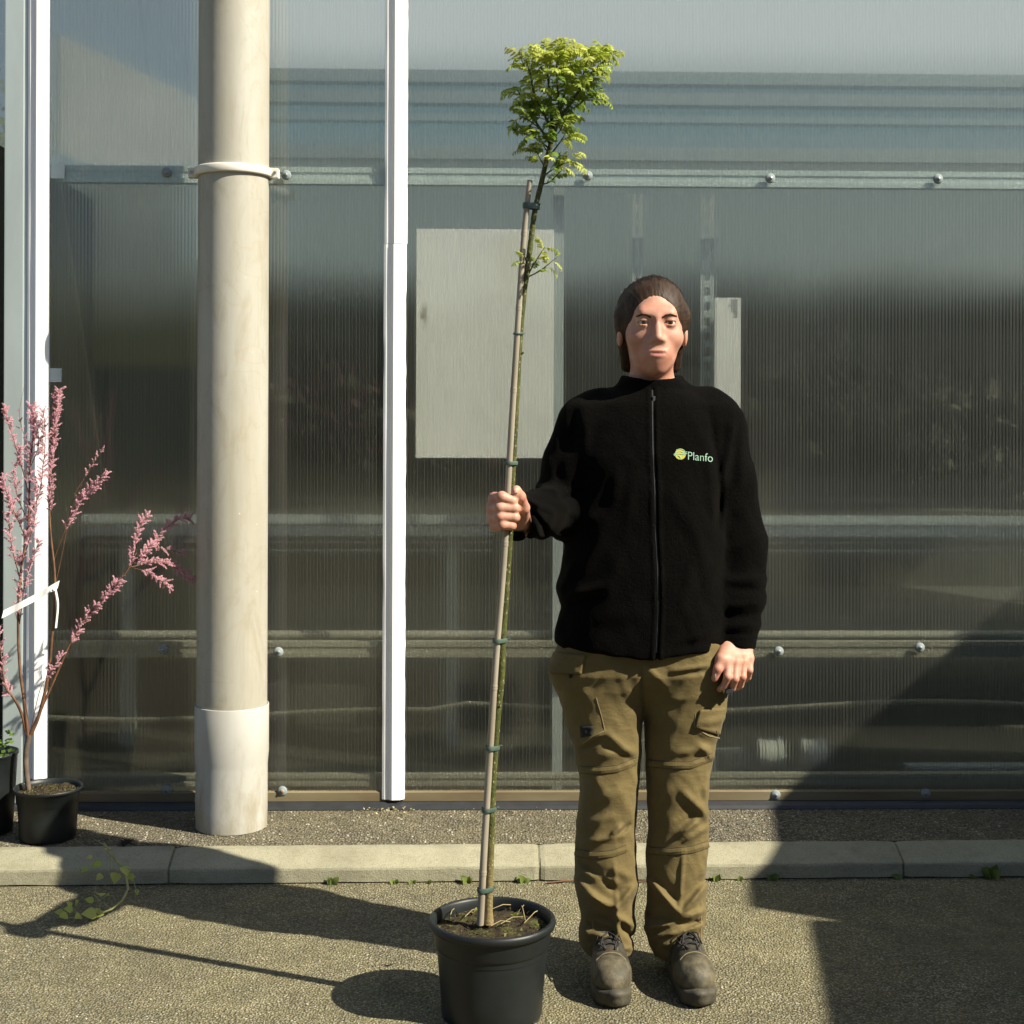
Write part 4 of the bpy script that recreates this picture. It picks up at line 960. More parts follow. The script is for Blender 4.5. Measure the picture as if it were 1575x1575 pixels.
jacket = link_mesh('jacket', surface(jacket_fn, jlo, jhi, .0042, 'jacket'), M_fleece, person)
M_zip = simple('zip_teeth', (.007, .0075, .009), .65, .2, 300, spec=.2); 
zp = ribbon(jacket_fn, [(x, min(y, 1004)) for x, y in ZIP], 3.2, .0016, 3).build('zip', M_zip, jacket)
mb = MB(); q = march(jacket_fn, [1005.5], [612])[0]; mb.box(tuple(q + np.array((-.003, -.006, -.012))), tuple(q + np.array((.003, 0, .004)))); mb.build('zip_pull', simple('zip_metal', (.10, .10, .10), .35, .1, 50, metal=.6), jacket, bevel=.001)
# embroidered badge: yellow ball with pale green swooshes, then the lettering
M_yel = simple('thread_yellow', (.40, .36, .02), .7, .2, 900, bump=.0004, bs=1500); M_grn = simple('thread_green', (.22, .42, .27), .7, .2, 900); M_ltr = simple('thread_letter', (.30, .50, .36), .75, .25, 1200)
def emb(poly, name, mat, lift=.0012, n=1):
    """poly: picture outline, filled and laid on the cloth"""
    q = march(jacket_fn, [a for a, b in poly], [b for a, b in poly]); nn = nrm(jacket_fn, q, .01)
    mb = MB(); k = len(poly); mb.add(list(q + nn*lift) + list(q - nn*.001), [tuple(range(k)), tuple(range(2*k-1, k-1, -1))] + [(i, (i+1) % k, k+(i+1) % k, k+i) for i in range(k)])
    return mb.build(name, mat, jacket)
emb([(1046.3 + 8.4*math.cos(a), 698.6 + 8.4*math.sin(a)) for a in np.linspace(0, 2*math.pi, 28)[:-1]], 'badge', M_yel)
sw = MB()
for pts in ([(1036, 699.5), (1041, 695.5), (1046, 694.5), (1051, 697), (1056.5, 695)], [(1036.5, 701), (1042, 698), (1047, 698.5), (1052, 699.5), (1056.8, 697.5)], [(1046.3, 707), (1046, 703), (1042.5, 701)], [(1040, 692.5), (1046, 691), (1053, 693.5)]):
    b_ = ribbon(jacket_fn, pts, 1.5, .0022, 1.2); sw.add(b_.v, b_.f)
sw.build('badge_swoosh', M_grn, jacket)
fc = bpy.data.curves.new('lettering', 'FONT'); fc.body = 'Planfo'; fc.size = 1; fc.offset = -.010; fo = bpy.data.objects.new('lettering', fc); COL.objects.link(fo)
dg = bpy.context.evaluated_depsgraph_get(); tm = bpy.data.meshes.new_from_object(fo.evaluated_get(dg)); COL.objects.unlink(fo); bpy.data.objects.remove(fo)
tv = np.zeros(len(tm.vertices)*3); tm.vertices.foreach_get('co', tv); tv = tv.reshape(-1, 3); wid = tv[:, 0].max() - tv[:, 0].min(); u = (tv[:, 0] - tv[:, 0].min())/wid
lx = 1058 + u*37.5; ly = 707 + u*3.6 - tv[:, 1]*(12.6/ .70)
q = march(jacket_fn, lx, ly); nn = nrm(jacket_fn, q, .012); q2 = q + nn*.0014
tm.vertices.foreach_set('co', q2.ravel()); tm.update(); link_mesh('lettering', tm, M_ltr, jacket)

# ---- work trousers
def LR(y, xl, xr_, Yc, b): A, B_ = C3(xl, y, Yc), C3(xr_, y, Yc); return (A[2], (A[0]+B_[0])/2, Yc, abs(B_[0]-A[0])/2, b)
Lr = [(985, 870, 985), (1034, 850, 990), (1077, 860, 989), (1116, 871, 987), (1155, 884, 986), (1194, 889, 984), (1233, 889, 980), (1272, 886, 977), (1311, 884, 979), (1350, 884, 980), (1389, 889, 977), (1412, 895, 977), (1430, 893, 976), (1448, 892, 975), (1462, 898, 973)]
Rr = [(985, 996, 1104), (1034, 992, 1118), (1065, 991, 1118), (1089, 991, 1117), (1116, 992, 1109), (1140, 992, 1100), (1175, 993, 1095), (1194, 994, 1089), (1233, 996, 1086), (1272, 997, 1089), (1311, 994, 1089), (1350, 994.5, 1083), (1389, 996, 1086), (1412, 992, 1085), (1430, 992, 1081), (1450, 997, 1078), (1466, 1005, 1075)]
def leg(rows, x):
    out = []
    for y, a, b in rows:
        t = (y - 985) / 480.; Yc = BY + .005 + .03*t; bb = .098 if y < 1050 else float(np.interp(y, [1050, 1160, 1250, 1350, 1430, 1465], [.097, .082, .074, .073, .080, .072])); out.append(LR(y, a, b, Yc, bb))
    return Loft(out, k=.012, e=.005, pw=2.15)
legL, legR = leg(Lr, 0), leg(Rr, 1)
HIP = Loft([row(945, 876, 1100, .108), row(985, 868, 1106, .112), row(1030, 855, 1114, .106), row(1055, 875, 1100, .078), row(1080, 935, 1045, .035)], k=.03, e=.02, pw=2.3)
def cr6(lst): return [(820+a/2.562, 960+b/2.562, 820+c/2.562, 960+d/2.562, w_/2.562, h) for a, b, c, d, w_, h in lst]
TF = cr6([(255, 520, 400, 500, 20, .006), (185, 470, 290, 425, 16, .007), (190, 495, 280, 450, 10, -.007), (300, 440, 395, 515, 16, .007), (280, 480, 380, 530, 12, -.004),
          (350, 800, 310, 828, 12, .013), (375, 790, 330, 835, 9, -.009), (365, 830, 200, 862, 14, .007), (190, 790, 330, 755, 20, .005), (200, 700, 350, 660, 26, .005), (330, 640, 390, 760, 22, .005), (230, 600, 330, 720, 26, .004),
          (195, 940, 330, 1050, 16, -.009), (170, 1010, 280, 1110, 16, .012), (190, 1060, 330, 1118, 14, .010), (405, 1030, 335, 1112, 16, .014), (330, 1110, 336, 1230, 12, .009), (210, 980, 330, 1020, 16, .007), (300, 960, 390, 1000, 18, .006),
          (190, 1180, 215, 1260, 22, .008), (215, 1215, 330, 1250, 16, .008), (330, 1150, 395, 1190, 12, .010), (345, 1190, 395, 1240, 12, -.010), (250, 1150, 320, 1170, 12, -.008), (230, 1270, 390, 1280, 10, .006), (320, 940, 330, 1110, 8, .004), (225, 1180, 320, 1210, 12, -.006),
          (560, 510, 700, 490, 16, .006), (590, 660, 690, 760, 20, .010), (575, 760, 640, 705, 18, -.006), (575, 835, 650, 775, 12, .012), (600, 855, 685, 800, 12, .008), (570, 800, 640, 745, 12, -.006), (480, 700, 560, 640, 24, .005),
          (592, 900, 576, 1130, 9, .006), (460, 1010, 575, 1140, 12, .015), (500, 1010, 590, 1100, 18, -.005), (684, 1030, 585, 1140, 14, .014), (660, 1000, 610, 1080, 16, -.005), (445, 1195, 590, 1190, 12, .009), (590, 1160, 670, 1130, 12, .009), (480, 1235, 660, 1190, 11, .010), (470, 1210, 640, 1170, 9, -.009), (500, 1270, 655, 1240, 10, .008), (460, 1150, 560, 1160, 10, -.007), (560, 1215, 660, 1170, 8, -.007),
          (545, 185, 690, 162, 10, .005), (530, 205, 690, 185, 9, -.004), (510, 300, 660, 290, 16, .003), (450, 170, 520, 240, 14, .005), (430, 180, 436, 330, 9, -.008), (120, 240, 240, 300, 30, .004), (270, 300, 390, 250, 30, .003), (660, 390, 750, 370, 10, .006), (640, 420, 720, 450, 14, .004), (660, 480, 700, 520, 14, .008), (690, 600, 670, 760, 14, .006), (180, 560, 175, 760, 12, -.004)])
def trouser_fn(p):
    a = legL(p); b = legR(p); d = smin(a, b, .006); d = smin(d, HIP(p), .045)
    return d - folds(p, TF, BY + .05) * 1.1 - .0016*wnoise(p, 34, 4.0) - .001*wnoise(p, 77, 1.2)
def twill():
    t = NT('olive_twill'); p = t.pos()
    c = t.mix(t.ramp(t.noise(p, 8, 5, .65), [(.3, 0.), (.75, 1.)]), (.104, .077, .028), (.140, .106, .043))
    c = t.mix(t.ramp(t.noise(p, 34, 6, .75), [(.62, 0.), (.8, .5)]), c, (.06, .045, .022))
    sx = t.n('ShaderNodeSeparateXYZ', ins={0: p})
    tw = t.math('SINE', t.math('MULTIPLY', t.math('ADD', sx.outputs[0], sx.outputs[2]), 2400))
    b = t.bsdf(Base_Color=c, Roughness=.85, **{'Specular_IOR_Level': .2, 'Sheen_Weight': .05})
    t.set(b, 'Normal', t.bump(t.math('ADD', t.math('MULTIPLY', tw, .25), t.noise(p, 300, 3)), .0007, 1.0, t.bump(t.noise(t.scale(p, (1, 1, 1.9)), 26, 4, .55, .6), .003))); return t.done(b.outputs[0])
M_twill = twill()
tlo = np.array((P(840, 1000, BY).x - .03, 3.20, .035)); thi = np.array((P(1125, 1000, BY).x + .03, 3.54, .88))
trousers = link_mesh('trousers', surface(trouser_fn, tlo, thi, .0038, 'trousers'), M_twill, person)
M_seam = simple('seam_olive', (.085, .062, .027), .9, .2, 60); M_thread = simple('pale_stitching', (.24, .19, .10), .9, .2, 200)
def c6(lst): return [(820+a/2.562, 960+b/2.562) for a, b in lst]
for pts, w_ in ((c6([(182, 572), (250, 578), (330, 570), (404, 540)]), 9), (c6([(168, 900), (240, 912), (310, 905), (365, 885)]), 9), (c6([(452, 548), (540, 556), (620, 556), (706, 522)]), 9), (c6([(455, 892), (540, 897), (620, 890), (688, 868)]), 9)):
    ribbon(trouser_fn, pts, w_, .0042, 4).build('zip_band', M_twill, trousers)
    for o in (-5.6, 5.6): ribbon(trouser_fn, [(x, y + o) for x, y in pts], 1.3, .0009, 4).build('seam', M_seam, trousers)
patch(trouser_fn, c6([(88, 112), (206, 122), (192, 197), (64, 192)]), 14, 9, .006).build('pocket_flap', M_twill, trousers)
patch(trouser_fn, c6([(655, 338), (752, 326), (728, 436), (636, 408)]), 14, 9, .006).build('pocket_flap', M_twill, trousers)
for pts in (c6([(248, 290), (266, 350), (283, 420)]), c6([(283, 420), (240, 440), (195, 470)]), c6([(640, 352), (634, 405), (690, 440), (735, 450)])):
    ribbon(trouser_fn, pts, 1.4, .0012, 4).build('stitching', M_thread, trousers)
for cx_, cy_ in ((147, 203), (210, 420), (716, 422)):
    q = march(trouser_fn, *[[v] for v in c6([(cx_, cy_)])[0]])[0]; mb = MB(); mb.tube([q + np.array((0, .003, 0)), q + np.array((0, -.0065, 0))], .0042, 12); mb.build('snap_button', M_zip, trousers)
patch(trouser_fn, c6([(188, 402), (240, 402), (232, 438), (192, 446)]), 6, 5, .004).build('pocket_lining', simple('lining', (.012, .012, .012), .9, .2, 50), trousers)
q = C3(1120, 1062, 3.27); mb = MB(); mb.box(tuple(q - np.array((.008, .012, .006))), tuple(q + np.array((.009, .004, .007)))); mb.build('belt_clip', M_flash, trousers, bevel=.002)

# ---- work shoes
def leathermat(name, col, dust):
    t = NT(name); p = t.pos()
    c = t.mix(t.ramp(t.noise(p, 26, 6, .7), [(.4, 0.), (.72, 1.)]), col, dust)
    c = t.mix(t.ramp(t.noise(p, 180, 3, .7), [(.55, 0.), (.75, .5)]), c, tuple(x*.4 for x in col))
    b = t.bsdf(Base_Color=c, Roughness=.62, **{'Specular_IOR_Level': .35}); t.set(b, 'Normal', t.bump(t.noise(p, 240, 5, .7), .001)); return t.done(b.outputs[0])
M_lea = leathermat('shoe_leather', (.030, .027, .020), (.075, .064, .042)); M_toe = leathermat('shoe_toe', (.050, .044, .029), (.15, .125, .075)); M_sole = leathermat('shoe_sole', (.038, .034, .026), (.085, .074, .05))
M_lace = simple('lace', (.014, .014, .015), .8, .2, 300); M_eyelet = simple('eyelet', (.35, .35, .36), .3, .1, 50, metal=.8)
def shoe(cxp, turn, mirror):
    """the shoe points to the camera; local u to the side, v forwards, z up"""
    heel = G(cxp, 1489); heel.y = 3.437; toeY = 3.150
    L = heel.y - toeY
    ca, sa = math.cos(turn), math.sin(turn)
    def W(u, v, z):
        u *= mirror; x, y = u*ca + v*sa, u*sa - v*ca; return np.array((heel.x + x, heel.y + y, z))
    last = [(0, .004, .027), (.03, .002, .034), (.08, 0, .034), (.14, .003, .041), (.19, .006, .0475), (.235, .005, .0455), (.262, .003, .037), (.280, .001, .022)]
    T = [Ell(W(0, .040, .070), (.032, .042, .055), .03), Cap(W(0, .045, .06), W(0, .045, .125), .034, .036, .03),
         Cap(W(.002, .07, .09), W(.004, .17, .062), .036, .034, .03), Cap(W(.003, .05, .045), W(.005, .20, .045), .030, .036, .03),
         Ell(W(.005, .218, .050), (.0385, .050, .033), .02), Ell(W(.004, .19, .054), (.037, .06, .033), .03)]
    def up(p):
        d = union(T, p); d = smax(d, .026 - p[:, 2], .006); return d - .0008*wnoise(p, 90, 2.)
    lo = W(0, .12, .06) - np.array((.10, .20, .07)); hi = W(0, .12, .06) + np.array((.10, .20, .12)); lo[2] = .004; hi[2] = .185
    me = surface(up, lo, hi, .003, 'shoe'); sh = link_mesh('shoe', me, [M_lea, M_toe], person)
    co = np.zeros(len(me.polygons)*3); me.polygons.foreach_get('center', co); co = co.reshape(-1, 3)
    r = co - np.array((heel.x, heel.y, 0)); v = r[:, 0]*sa - r[:, 1]*ca
    me.polygons.foreach_set('material_index', (v > .195 + .012*np.cos((r[:, 0]*ca + r[:, 1]*sa)*45)).astype(np.int32))
    # sole with a step and a rounded toe guard
    n = 40; out = []
    vv = np.linspace(0, 1, n); ctr = np.interp(vv*.284, [a for a, b, c in last], [b for a, b, c in last]); hw = np.interp(vv*.284, [a for a, b, c in last], [c*.95 for a, b, c in last])
    hw = hw * np.where(vv < .12, np.sqrt(np.clip(1-((.12-vv)/.12)**2, .02, 1)), 1) * np.where(vv > .86, np.sqrt(np.clip(1-((vv-.86)/.15)**2, .05, 1)), 1)
    ring = [(ctr[i] + hw[i], vv[i]*.284) for i in range(n)] + [(ctr[i] - hw[i], vv[i]*.284) for i in range(n-1, -1, -1)]
    cxm, cvm = .003, .15; mb = MB(); k = len(ring); vs = []
    for s, z in ((.94, .0005), (.985, .004), (1.0, .012), (1.0, .020), (1.012, .0225), (1.012, .028), (.985, .032), (.86, .034)):
        for (u, v_) in ring:
            zz = z + (.010*max(0, (v_ - .225)/.06)**2 if z > .001 else .006*max(0, (v_ - .235)/.05)**2)
            vs.append(W(cxm + (u - cxm)*s, cvm + (v_ - cvm)*s, zz))
    fs = [(i*k+j, i*k+(j+1) % k, (i+1)*k+(j+1) % k, (i+1)*k+j) for i in range(7) for j in range(k)] + [tuple(range(k-1, -1, -1)), tuple(range(7*k, 8*k))]
    mb.add(vs, fs, 0, True); mb.build('sole', M_sole, sh)
    # stitching lines, lacing flaps, laces and eyelets
    def on(u, v_, up_=.002):
        o = W(u, v_, .2); z = np.linspace(.2, .02, 150); p = np.repeat(o[None], 150, 0); p[:, 2] = z; d = up(p); i = int(np.argmax(d < 0)); return np.array((o[0], o[1], z[i] + up_))
    for s in (-1, 1):
        mb = MB(); pts = [on(.005 + s*(.012 + .018*t*t), .178 - .075*t, .001) for t in np.linspace(0, 1, 10)]; mb.tube(pts, .0028, 6); mb.build('lace_flap', M_lea, sh)
        mb = MB(); pts = [on(.005 + s*(.017 + .020*t*t), .183 - .08*t, .0004) for t in np.linspace(0, 1, 12)]; mb.tube(pts, .0011, 5); mb.build('stitching', M_thread, sh)
        for j in range(3):
            e = on(.005 + s*(.019 + .003*j), .163 - .022*j, .0008); mb = MB(); mb.tube([e - np.array((0, 0, .002)), e + np.array((0, -.0012, .0014))], .0028, 10); mb.build('eyelet', M_eyelet, sh)
    mb = MB(); pts = [on(.005 + .034*math.cos(a), .196 + .012*math.cos(a*1.0)**2 - .006*abs(math.cos(a)), .0004) for a in np.linspace(.12, math.pi-.12, 16)]; mb.tube(pts, .0013, 5); mb.build('stitching', M_thread, sh)
    lc = MB()
    for j in range(3):
        a, b = on(-.015 - .003*j, .163 - .022*j), on(.025 + .003*j, .163 - .022*j); m1 = on(.005, .163 - .022*j - .004, .005); lc.tube([a, mid(a, m1, .5) + np.array((0, 0, .003)), m1, mid(b, m1, .5) + np.array((0, 0, .003)), b], .0026, 6)
    a = on(.005, .12, .006)
    for s in (-1, 1):
        lc.tube([a, on(.005 + s*.014, .14, .012), on(.005 + s*.021, .165, .008), on(.005 + s*.010, .185, .003)], .0020, 6)
        lc.tube([a, on(.005 + s*.022, .122, .014), on(.005 + s*.030, .14, .008), on(.005 + s*.012, .13, .006), a], .0020, 6)
    lc.build('lace', M_lace, sh)
    return sh
shoe(934, R(-.5), -1); shoe(1041, R(3.6), 1)
# ================================================================ plants
def smooth(pts, n=8):
    """Catmull-Rom through picture points (x, y, depth)"""
    p = [np.array(q, float) for q in pts]; p = [2*p[0]-p[1]] + p + [2*p[-1]-p[-2]]; out = []
    for i in range(1, len(p) - 2):
        for t in np.linspace(0, 1, n, endpoint=False):
            a, b, c, d = p[i-1], p[i], p[i+1], p[i+2]
            out.append(.5*((2*b) + (c-a)*t + (2*a-5*b+4*c-d)*t*t + (-a+3*b-3*c+d)*t**3))
    out.append(p[-2]); return out
def W3(pts, n=8): return [P(*q) for q in smooth(pts, n)]
def taper(n, a, b, e=1.0): return [a + (b - a) * (i / (n - 1)) ** e for i in range(n)]
M_pot = simple('pot_plastic', (.013, .0165, .017), .45, .25, 9, bump=.0004, bs=30, spec=.35)
def soilmat():
    t = NT('potting_soil'); p = t.pos()
    c = t.mix(t.ramp(t.noise(p, 60, 6, .75), [(.35, 0.), (.7, 1.)]), (.018, .013, .008), (.07, .052, .03))
    c = t.mix(t.ramp(t.noise(p, 26, 4), [(.52, 0.), (.66, .8)]), c, (.085, .095, .022))
    b = t.bsdf(Base_Color=c, Roughness=.95, **{'Specular_IOR_Level': .2}); t.set(b, 'Normal', t.bump(t.noise(p, 130, 6, .75), .006)); return t.done(b.outputs[0])
M_soil = soilmat()
M_straw = simple('dry_straw', (.32, .25, .12), .8, .3, 40)
def pot(parent, c, prof, mat=None, cut=None):
    mb = MB(); mb.lathe(prof, c, 72); return mb.build('pot', mat or M_pot, parent)
def soil(parent, c, r, z, amp, seed, blades=0):
    random.seed(seed); mb = MB(); vs = [Vector((c[0], c[1], z))]; n = 44; rings = 14
    for i in range(1, rings + 1):
        for j in range(n):
            a = 2*math.pi*j/n; q = r*i/rings; x, y = c[0]+q*math.cos(a), c[1]+q*math.sin(a)
            vs.append(Vector((x, y, z + amp*(mnoise.noise(Vector((x*28, y*28, seed))) + .6*mnoise.noise(Vector((x*90, y*90, seed)))) )))
    fs = [(0, 1+j, 1+(j+1) % n) for j in range(n)] + [(1+i*n+j, 1+(i+1)*n+j, 1+(i+1)*n+(j+1) % n, 1+i*n+(j+1) % n) for i in range(rings-1) for j in range(n)]
    mb.add(vs, fs, 0, True); o = mb.build('soil', M_soil, parent)
    # crumbs, moss and chips
    cb = MB()
    for i in range(520):
        a, q = rnd(0, 6.28), r*rnd(0, .97)**.5; s = rnd(.0012, .0048); p = Vector((c[0]+q*math.cos(a), c[1]+q*math.sin(a), z + rnd(-.001, .006)))
        ax = [Vector((rnd(-1, 1), rnd(-1, 1), rnd(-1, 1))).normalized()*s*rnd(.6, 1.3) for _ in range(4)]
        cb.add([p + v for v in ax], [(0, 1, 2), (0, 2, 3), (0, 3, 1), (1, 3, 2)], random.choice((0, 0, 0, 1, 1, 2)))
    o2 = cb.build('soil_crumbs', [M_soil, simple('moss', (.12, .13, .03), .9, .3, 40), simple('bark_chip', (.16, .10, .05), .9, .3, 60)], parent); tag(o2, kind='stuff')
    return o

# ---------------------------------------------------------------- the staked tree in its pot
random.seed(11)
PC = Vector((P(757, 1400, 3.15).x, 3.15, 0))
tree = empty('potted_tree', PC, 'tall slim young tree tied to a cane in a round black pot', 'tree')
Rr_, hz = .1395, .212
pot(tree, PC, [(.0, .012), (.100, .012), (.103, .0), (.108, .0), (.1105, .006), (.1135, .05), (.1205, .135), (.1215, .150), (.1255, .153), (.1275, .158), (.1295, hz - .024), (.1300, hz - .021),
               (.1330, hz - .0205), (.1385, hz - .017), (.1405, hz - .010), (.1390, hz - .003), (.1350, hz), (.1300, hz - .0015), (.1275, hz - .006), (.1260, hz - .02), (.124, .16), (.122, .14)])
soil(tree, PC, .1245, hz - .026, .007, 5)
fm = MB()
for k in range(8):                                              # drainage feet round the base
    a = 2*math.pi*k/8 + .25; t = Vector((-math.sin(a), math.cos(a), 0)); n_ = Vector((math.cos(a), math.sin(a), 0)); c = PC + n_*.1085
    fm.add([c + t*q + n_*u + Vector((0, 0, z)) for z in (.0012, .013) for q, u in ((-.012, -.004), (.012, -.004), (.012, .0016), (-.012, .0016))], [(3,2,1,0),(4,5,6,7),(0,1,5,4),(1,2,6,5),(2,3,7,6),(3,0,4,7)])
fm.build('drain_notches', M_flash, tree)
def barkgreen():
    t = NT('green_bark'); p = t.pos(); sx = t.n('ShaderNodeSeparateXYZ', ins={0: p})
    low = t.ramp(sx.outputs[2], [(.22, 1.), (.42, 0.)])
    c = t.mix(t.ramp(t.noise(p, 30, 5, .7), [(.35, 0.), (.7, 1.)]), (.035, .042, .010), (.085, .095, .020))
    c = t.mix(low, c, (.20, .15, .065))
    l = t.vor(t.scale(p, (1, 1, .55)), 150); c = t.mix(t.ramp(l, [(.16, .85), (.26, 0.)]), c, (.30, .26, .15))
    c = t.mix(t.ramp(t.noise(t.scale(p, (1, 1, .4)), 90, 4, .7), [(.58, 0.), (.72, .6)]), c, (.20, .17, .08))
    b = t.bsdf(Base_Color=c, Roughness=.6, **{'Specular_IOR_Level': .35}); t.set(b, 'Normal', t.bump(t.noise(p, 160, 4), .002)); return t.done(b.outputs[0])
M_gbark = barkgreen(); M_twig = simple('green_twig', (.07, .075, .02), .6, .3, 40)
SY = lambda y: 3.155 - (1420 - y) / 1170. * .145                # the stem leans a little towards the camera
STEM = [(751, 1420), (752, 1368), (756, 1250), (759, 1180), (765, 1100), (771, 1040), (773, 985), (779, 900), (784, 820), (786, 765), (789, 712), (795, 600), (800, 513), (806, 450), (813, 400), (819, 350), (824, 317), (833, 280), (842, 240), (850, 212)]
pts = W3([(x, y, SY(y)) for x, y in STEM], 5)
mb = MB(); rr = [(.0098 - .0046*(i/(len(pts)-1))**.8) * (1 + .10*mnoise.noise(Vector((i*.9, 3, 1)))) for i in range(len(pts))]; rr[0] = .0125; rr[1] = .0112; mb.tube(pts, rr, 12)
for q in (12, 21, 33, 44, 58, 70, 80):
    if q < len(pts): c = pts[q]; a = rnd(0, 6); mb.tube([c, c + Vector((math.cos(a), -abs(math.sin(a)), .3))*.0115], [.005, .002], 6)
trunk = mb.build('trunk', M_gbark, tree)
def canemat():
    t = NT('bamboo_cane'); p = t.pos()
    c = t.mix(t.ramp(t.noise(t.scale(p, (1, 1, .12)), 40, 4, .6), [(.3, 0.), (.7, 1.)]), (.20, .17, .125), (.31, .275, .22))
    c = t.mix(t.ramp(t.noise(t.scale(p, (.3, .3, 1)), 3.0, 2, .5), [(.58, 0.), (.70, .9)]), c, (.34, .22, .05))
    c = t.mix(t.ramp(t.noise(p, 50, 5, .7), [(.66, 0.), (.78, .7)]), c, (.07, .055, .04))
    b = t.bsdf(Base_Color=c, Roughness=.55); return t.done(b.outputs[0])
M_cane = canemat()
STK = [(738.5, 1422), (745, 1300), (754, 1150), (763, 1010), (775, 860), (783, 720), (790, 600), (797, 490), (803, 400), (808, 340), (815, 277)]
dY = -.007
ps = W3([(x, y, SY(y) + dY) for x, y in STK], 6)
mb = MB(); mb.tube(ps, [.0080 - .0022*(i/(len(ps)-1)) for i in range(len(ps))], 14)
for y in (1345, 1060, 845, 600, 362, 480):
    i = min(range(len(ps)), key=lambda k: abs(pxof(np.array(ps[k])[None])[1][0] - y)); c = ps[i]; d = (ps[min(i+1, len(ps)-1)] - ps[max(i-1, 0)]).normalized()
    r0 = .0080 - .0022*(i/(len(ps)-1)); mb.tube([c - d*.006, c - d*.002, c, c + d*.002, c + d*.007], [r0*1.0, r0*1.13, r0*1.03, r0*1.13, r0*1.0], 14, cap=False)
stake = mb.build('stake', M_cane, tree)
M_tie = simple('green_tie', (.06, .10, .078), .5, .2, 60)
def interp_px(lst, y):
    ys = [b for a, b in lst]; xs_ = [a for a, b in lst]; o = np.argsort(ys); return float(np.interp(y, np.array(ys)[o], np.array(xs_)[o]))
for y, w_ in ((317, .0062), (513, .0022), (712, .0042), (985, .0046), (1150, .005), (1245, .0048), (1368, .0052)):
    a, b = P(interp_px(STK, y), y, SY(y) + dY), P(interp_px(STEM, y), y, SY(y)); rad = .0102 if y > 600 else .0085
    ctr = (a + b)/2; u = (b - a); half = u.length/2; u.normalize(); u.z = 0; u.normalize(); v = Vector((u.y, -u.x, 0)); loop = []
    for i in range(13): t = -math.pi/2 + math.pi*i/12; loop.append(u*(half + rad*math.cos(t)) + v*rad*math.sin(t))
    for i in range(13): t = math.pi/2 + math.pi*i/12; loop.append(-u*half + u*rad*math.cos(t) + v*rad*math.sin(t))
    n = len(loop); mb = MB(); tilt = rnd(-.1, .25)
    vs = [ctr + p*s + Vector((0, 0, z + tilt*p.dot(u)*.3)) for z, s in ((-w_, 1), (-w_*.5, 1.05), (w_*.5, 1.05), (w_, 1)) for p in loop]
    mb.add(vs, [(i*n+j, i*n+(j+1) % n, (i+1)*n+(j+1) % n, (i+1)*n+j) for i in range(3) for j in range(n)], 0, True)
    if y > 900:
        e = ctr + u*(half + rad); mb.tube([e, e + u*.004 + Vector((0, -.006, .004)), e + u*.010 + Vector((0, -.004, .002))], [.003, .0042, .0012], 6, sx=.4)
    mb.build('tie', M_tie, tree)
# twigs and feathered leaves
M_lfy = leafmat('leaf_young', (.31, .39, .045), (.50, .52, .12), .42, .42); M_lfm = leafmat('leaf_mature', (.13, .22, .035), (.30, .36, .06), .45, .40)
def leaf_mesh(seed, young, n, L, wl):
    random.seed(seed); mb = MB(); pts = []; dirs = []
    p = Vector((0, 0, 0)); ang = rnd(.1, .5); curl = rnd(.9, 1.9) if young else rnd(.35, 1.1)
    N = n + 2; p_ = p.copy()
    for i in range(N + 1):
        pts.append(p_.copy()); t = i / N; a = ang - curl*t; d = Vector((math.cos(a), 0, math.sin(a))); dirs.append(d); p_ = p_ + d*(L/N)
    mb.tube(pts[:-1] , taper(len(pts)-1, .0011, .0005), 5, 0, cap=False)
    def leaflet(c, d, up, l, w_, fold):
        side = d.cross(up).normalized(); k = 5; cen = [c + d*(l*t) - up*(l*.18*t*t) for t in (0, .3, .62, 1.0)]
        ww = [.08, .95, .85, .08]; vs = []
        for q, s in zip(cen, ww): vs += [q - side*w_*s*.5 + up*fold*w_*s*.5, q, q + side*w_*s*.5 + up*fold*w_*s*.5]
        mb.add(vs, [(3*i+j, 3*i+j+1, 3*i+j+4, 3*i+j+3) for i in range(3) for j in range(2)], 0, True)
    for i in range(2, N):
        t = i / N; sz = wl * (.55 + .9*math.sin(math.pi*min(.95, .18 + t*.72))) * rnd(.85, 1.1); d = dirs[i]; up = Vector((-d.z, 0, d.x))
        for s in (-1, 1):
            dd = (Vector((0, s, 0))*rnd(.75, 1.0) + d*rnd(.35, .75) - up*(rnd(.2, .7) if not young else rnd(.0, .5))).normalized()
            leaflet(pts[i] + d*rnd(-.0015, .0015), dd, (up + Vector((rnd(-.3, .3), rnd(-.3, .3), 0))).normalized(), sz, sz*(.44 if young else .6), .25 if not young else .5)
    leaflet(pts[-2], dirs[-1], Vector((-dirs[-1].z, 0, dirs[-1].x)), wl, wl*.5, .2)
    me = mb.mesh('leaf'); me.materials.append(M_lfy if young else M_lfm); return me
LY = [leaf_mesh(100 + i, True, 6 + i % 3, .052 + .007*(i % 4), .0125) for i in range(8)]
LM = [leaf_mesh(200 + i, False, 4 + i % 3, .055 + .007*(i % 4), .0145) for i in range(8)]
random.seed(21)
nleaf = [0]
def put_leaf(c, d, young, sc=1.0):
    me = random.choice(LY if young else LM); o = bpy.data.objects.new('leaf', me); COL.objects.link(o); o.parent = tree
    d = d.normalized(); q = d.to_track_quat('X', 'Z'); q = q @ Matrix.Rotation(rnd(-.6, .6), 3, 'X').to_quaternion()
    o.rotation_mode = 'QUATERNION'; o.rotation_quaternion = q; o.location = Vector(c) - tree.location; s = .93*sc*rnd(.7, 1.15); o.scale = (s, s, s); nleaf[0] += 1
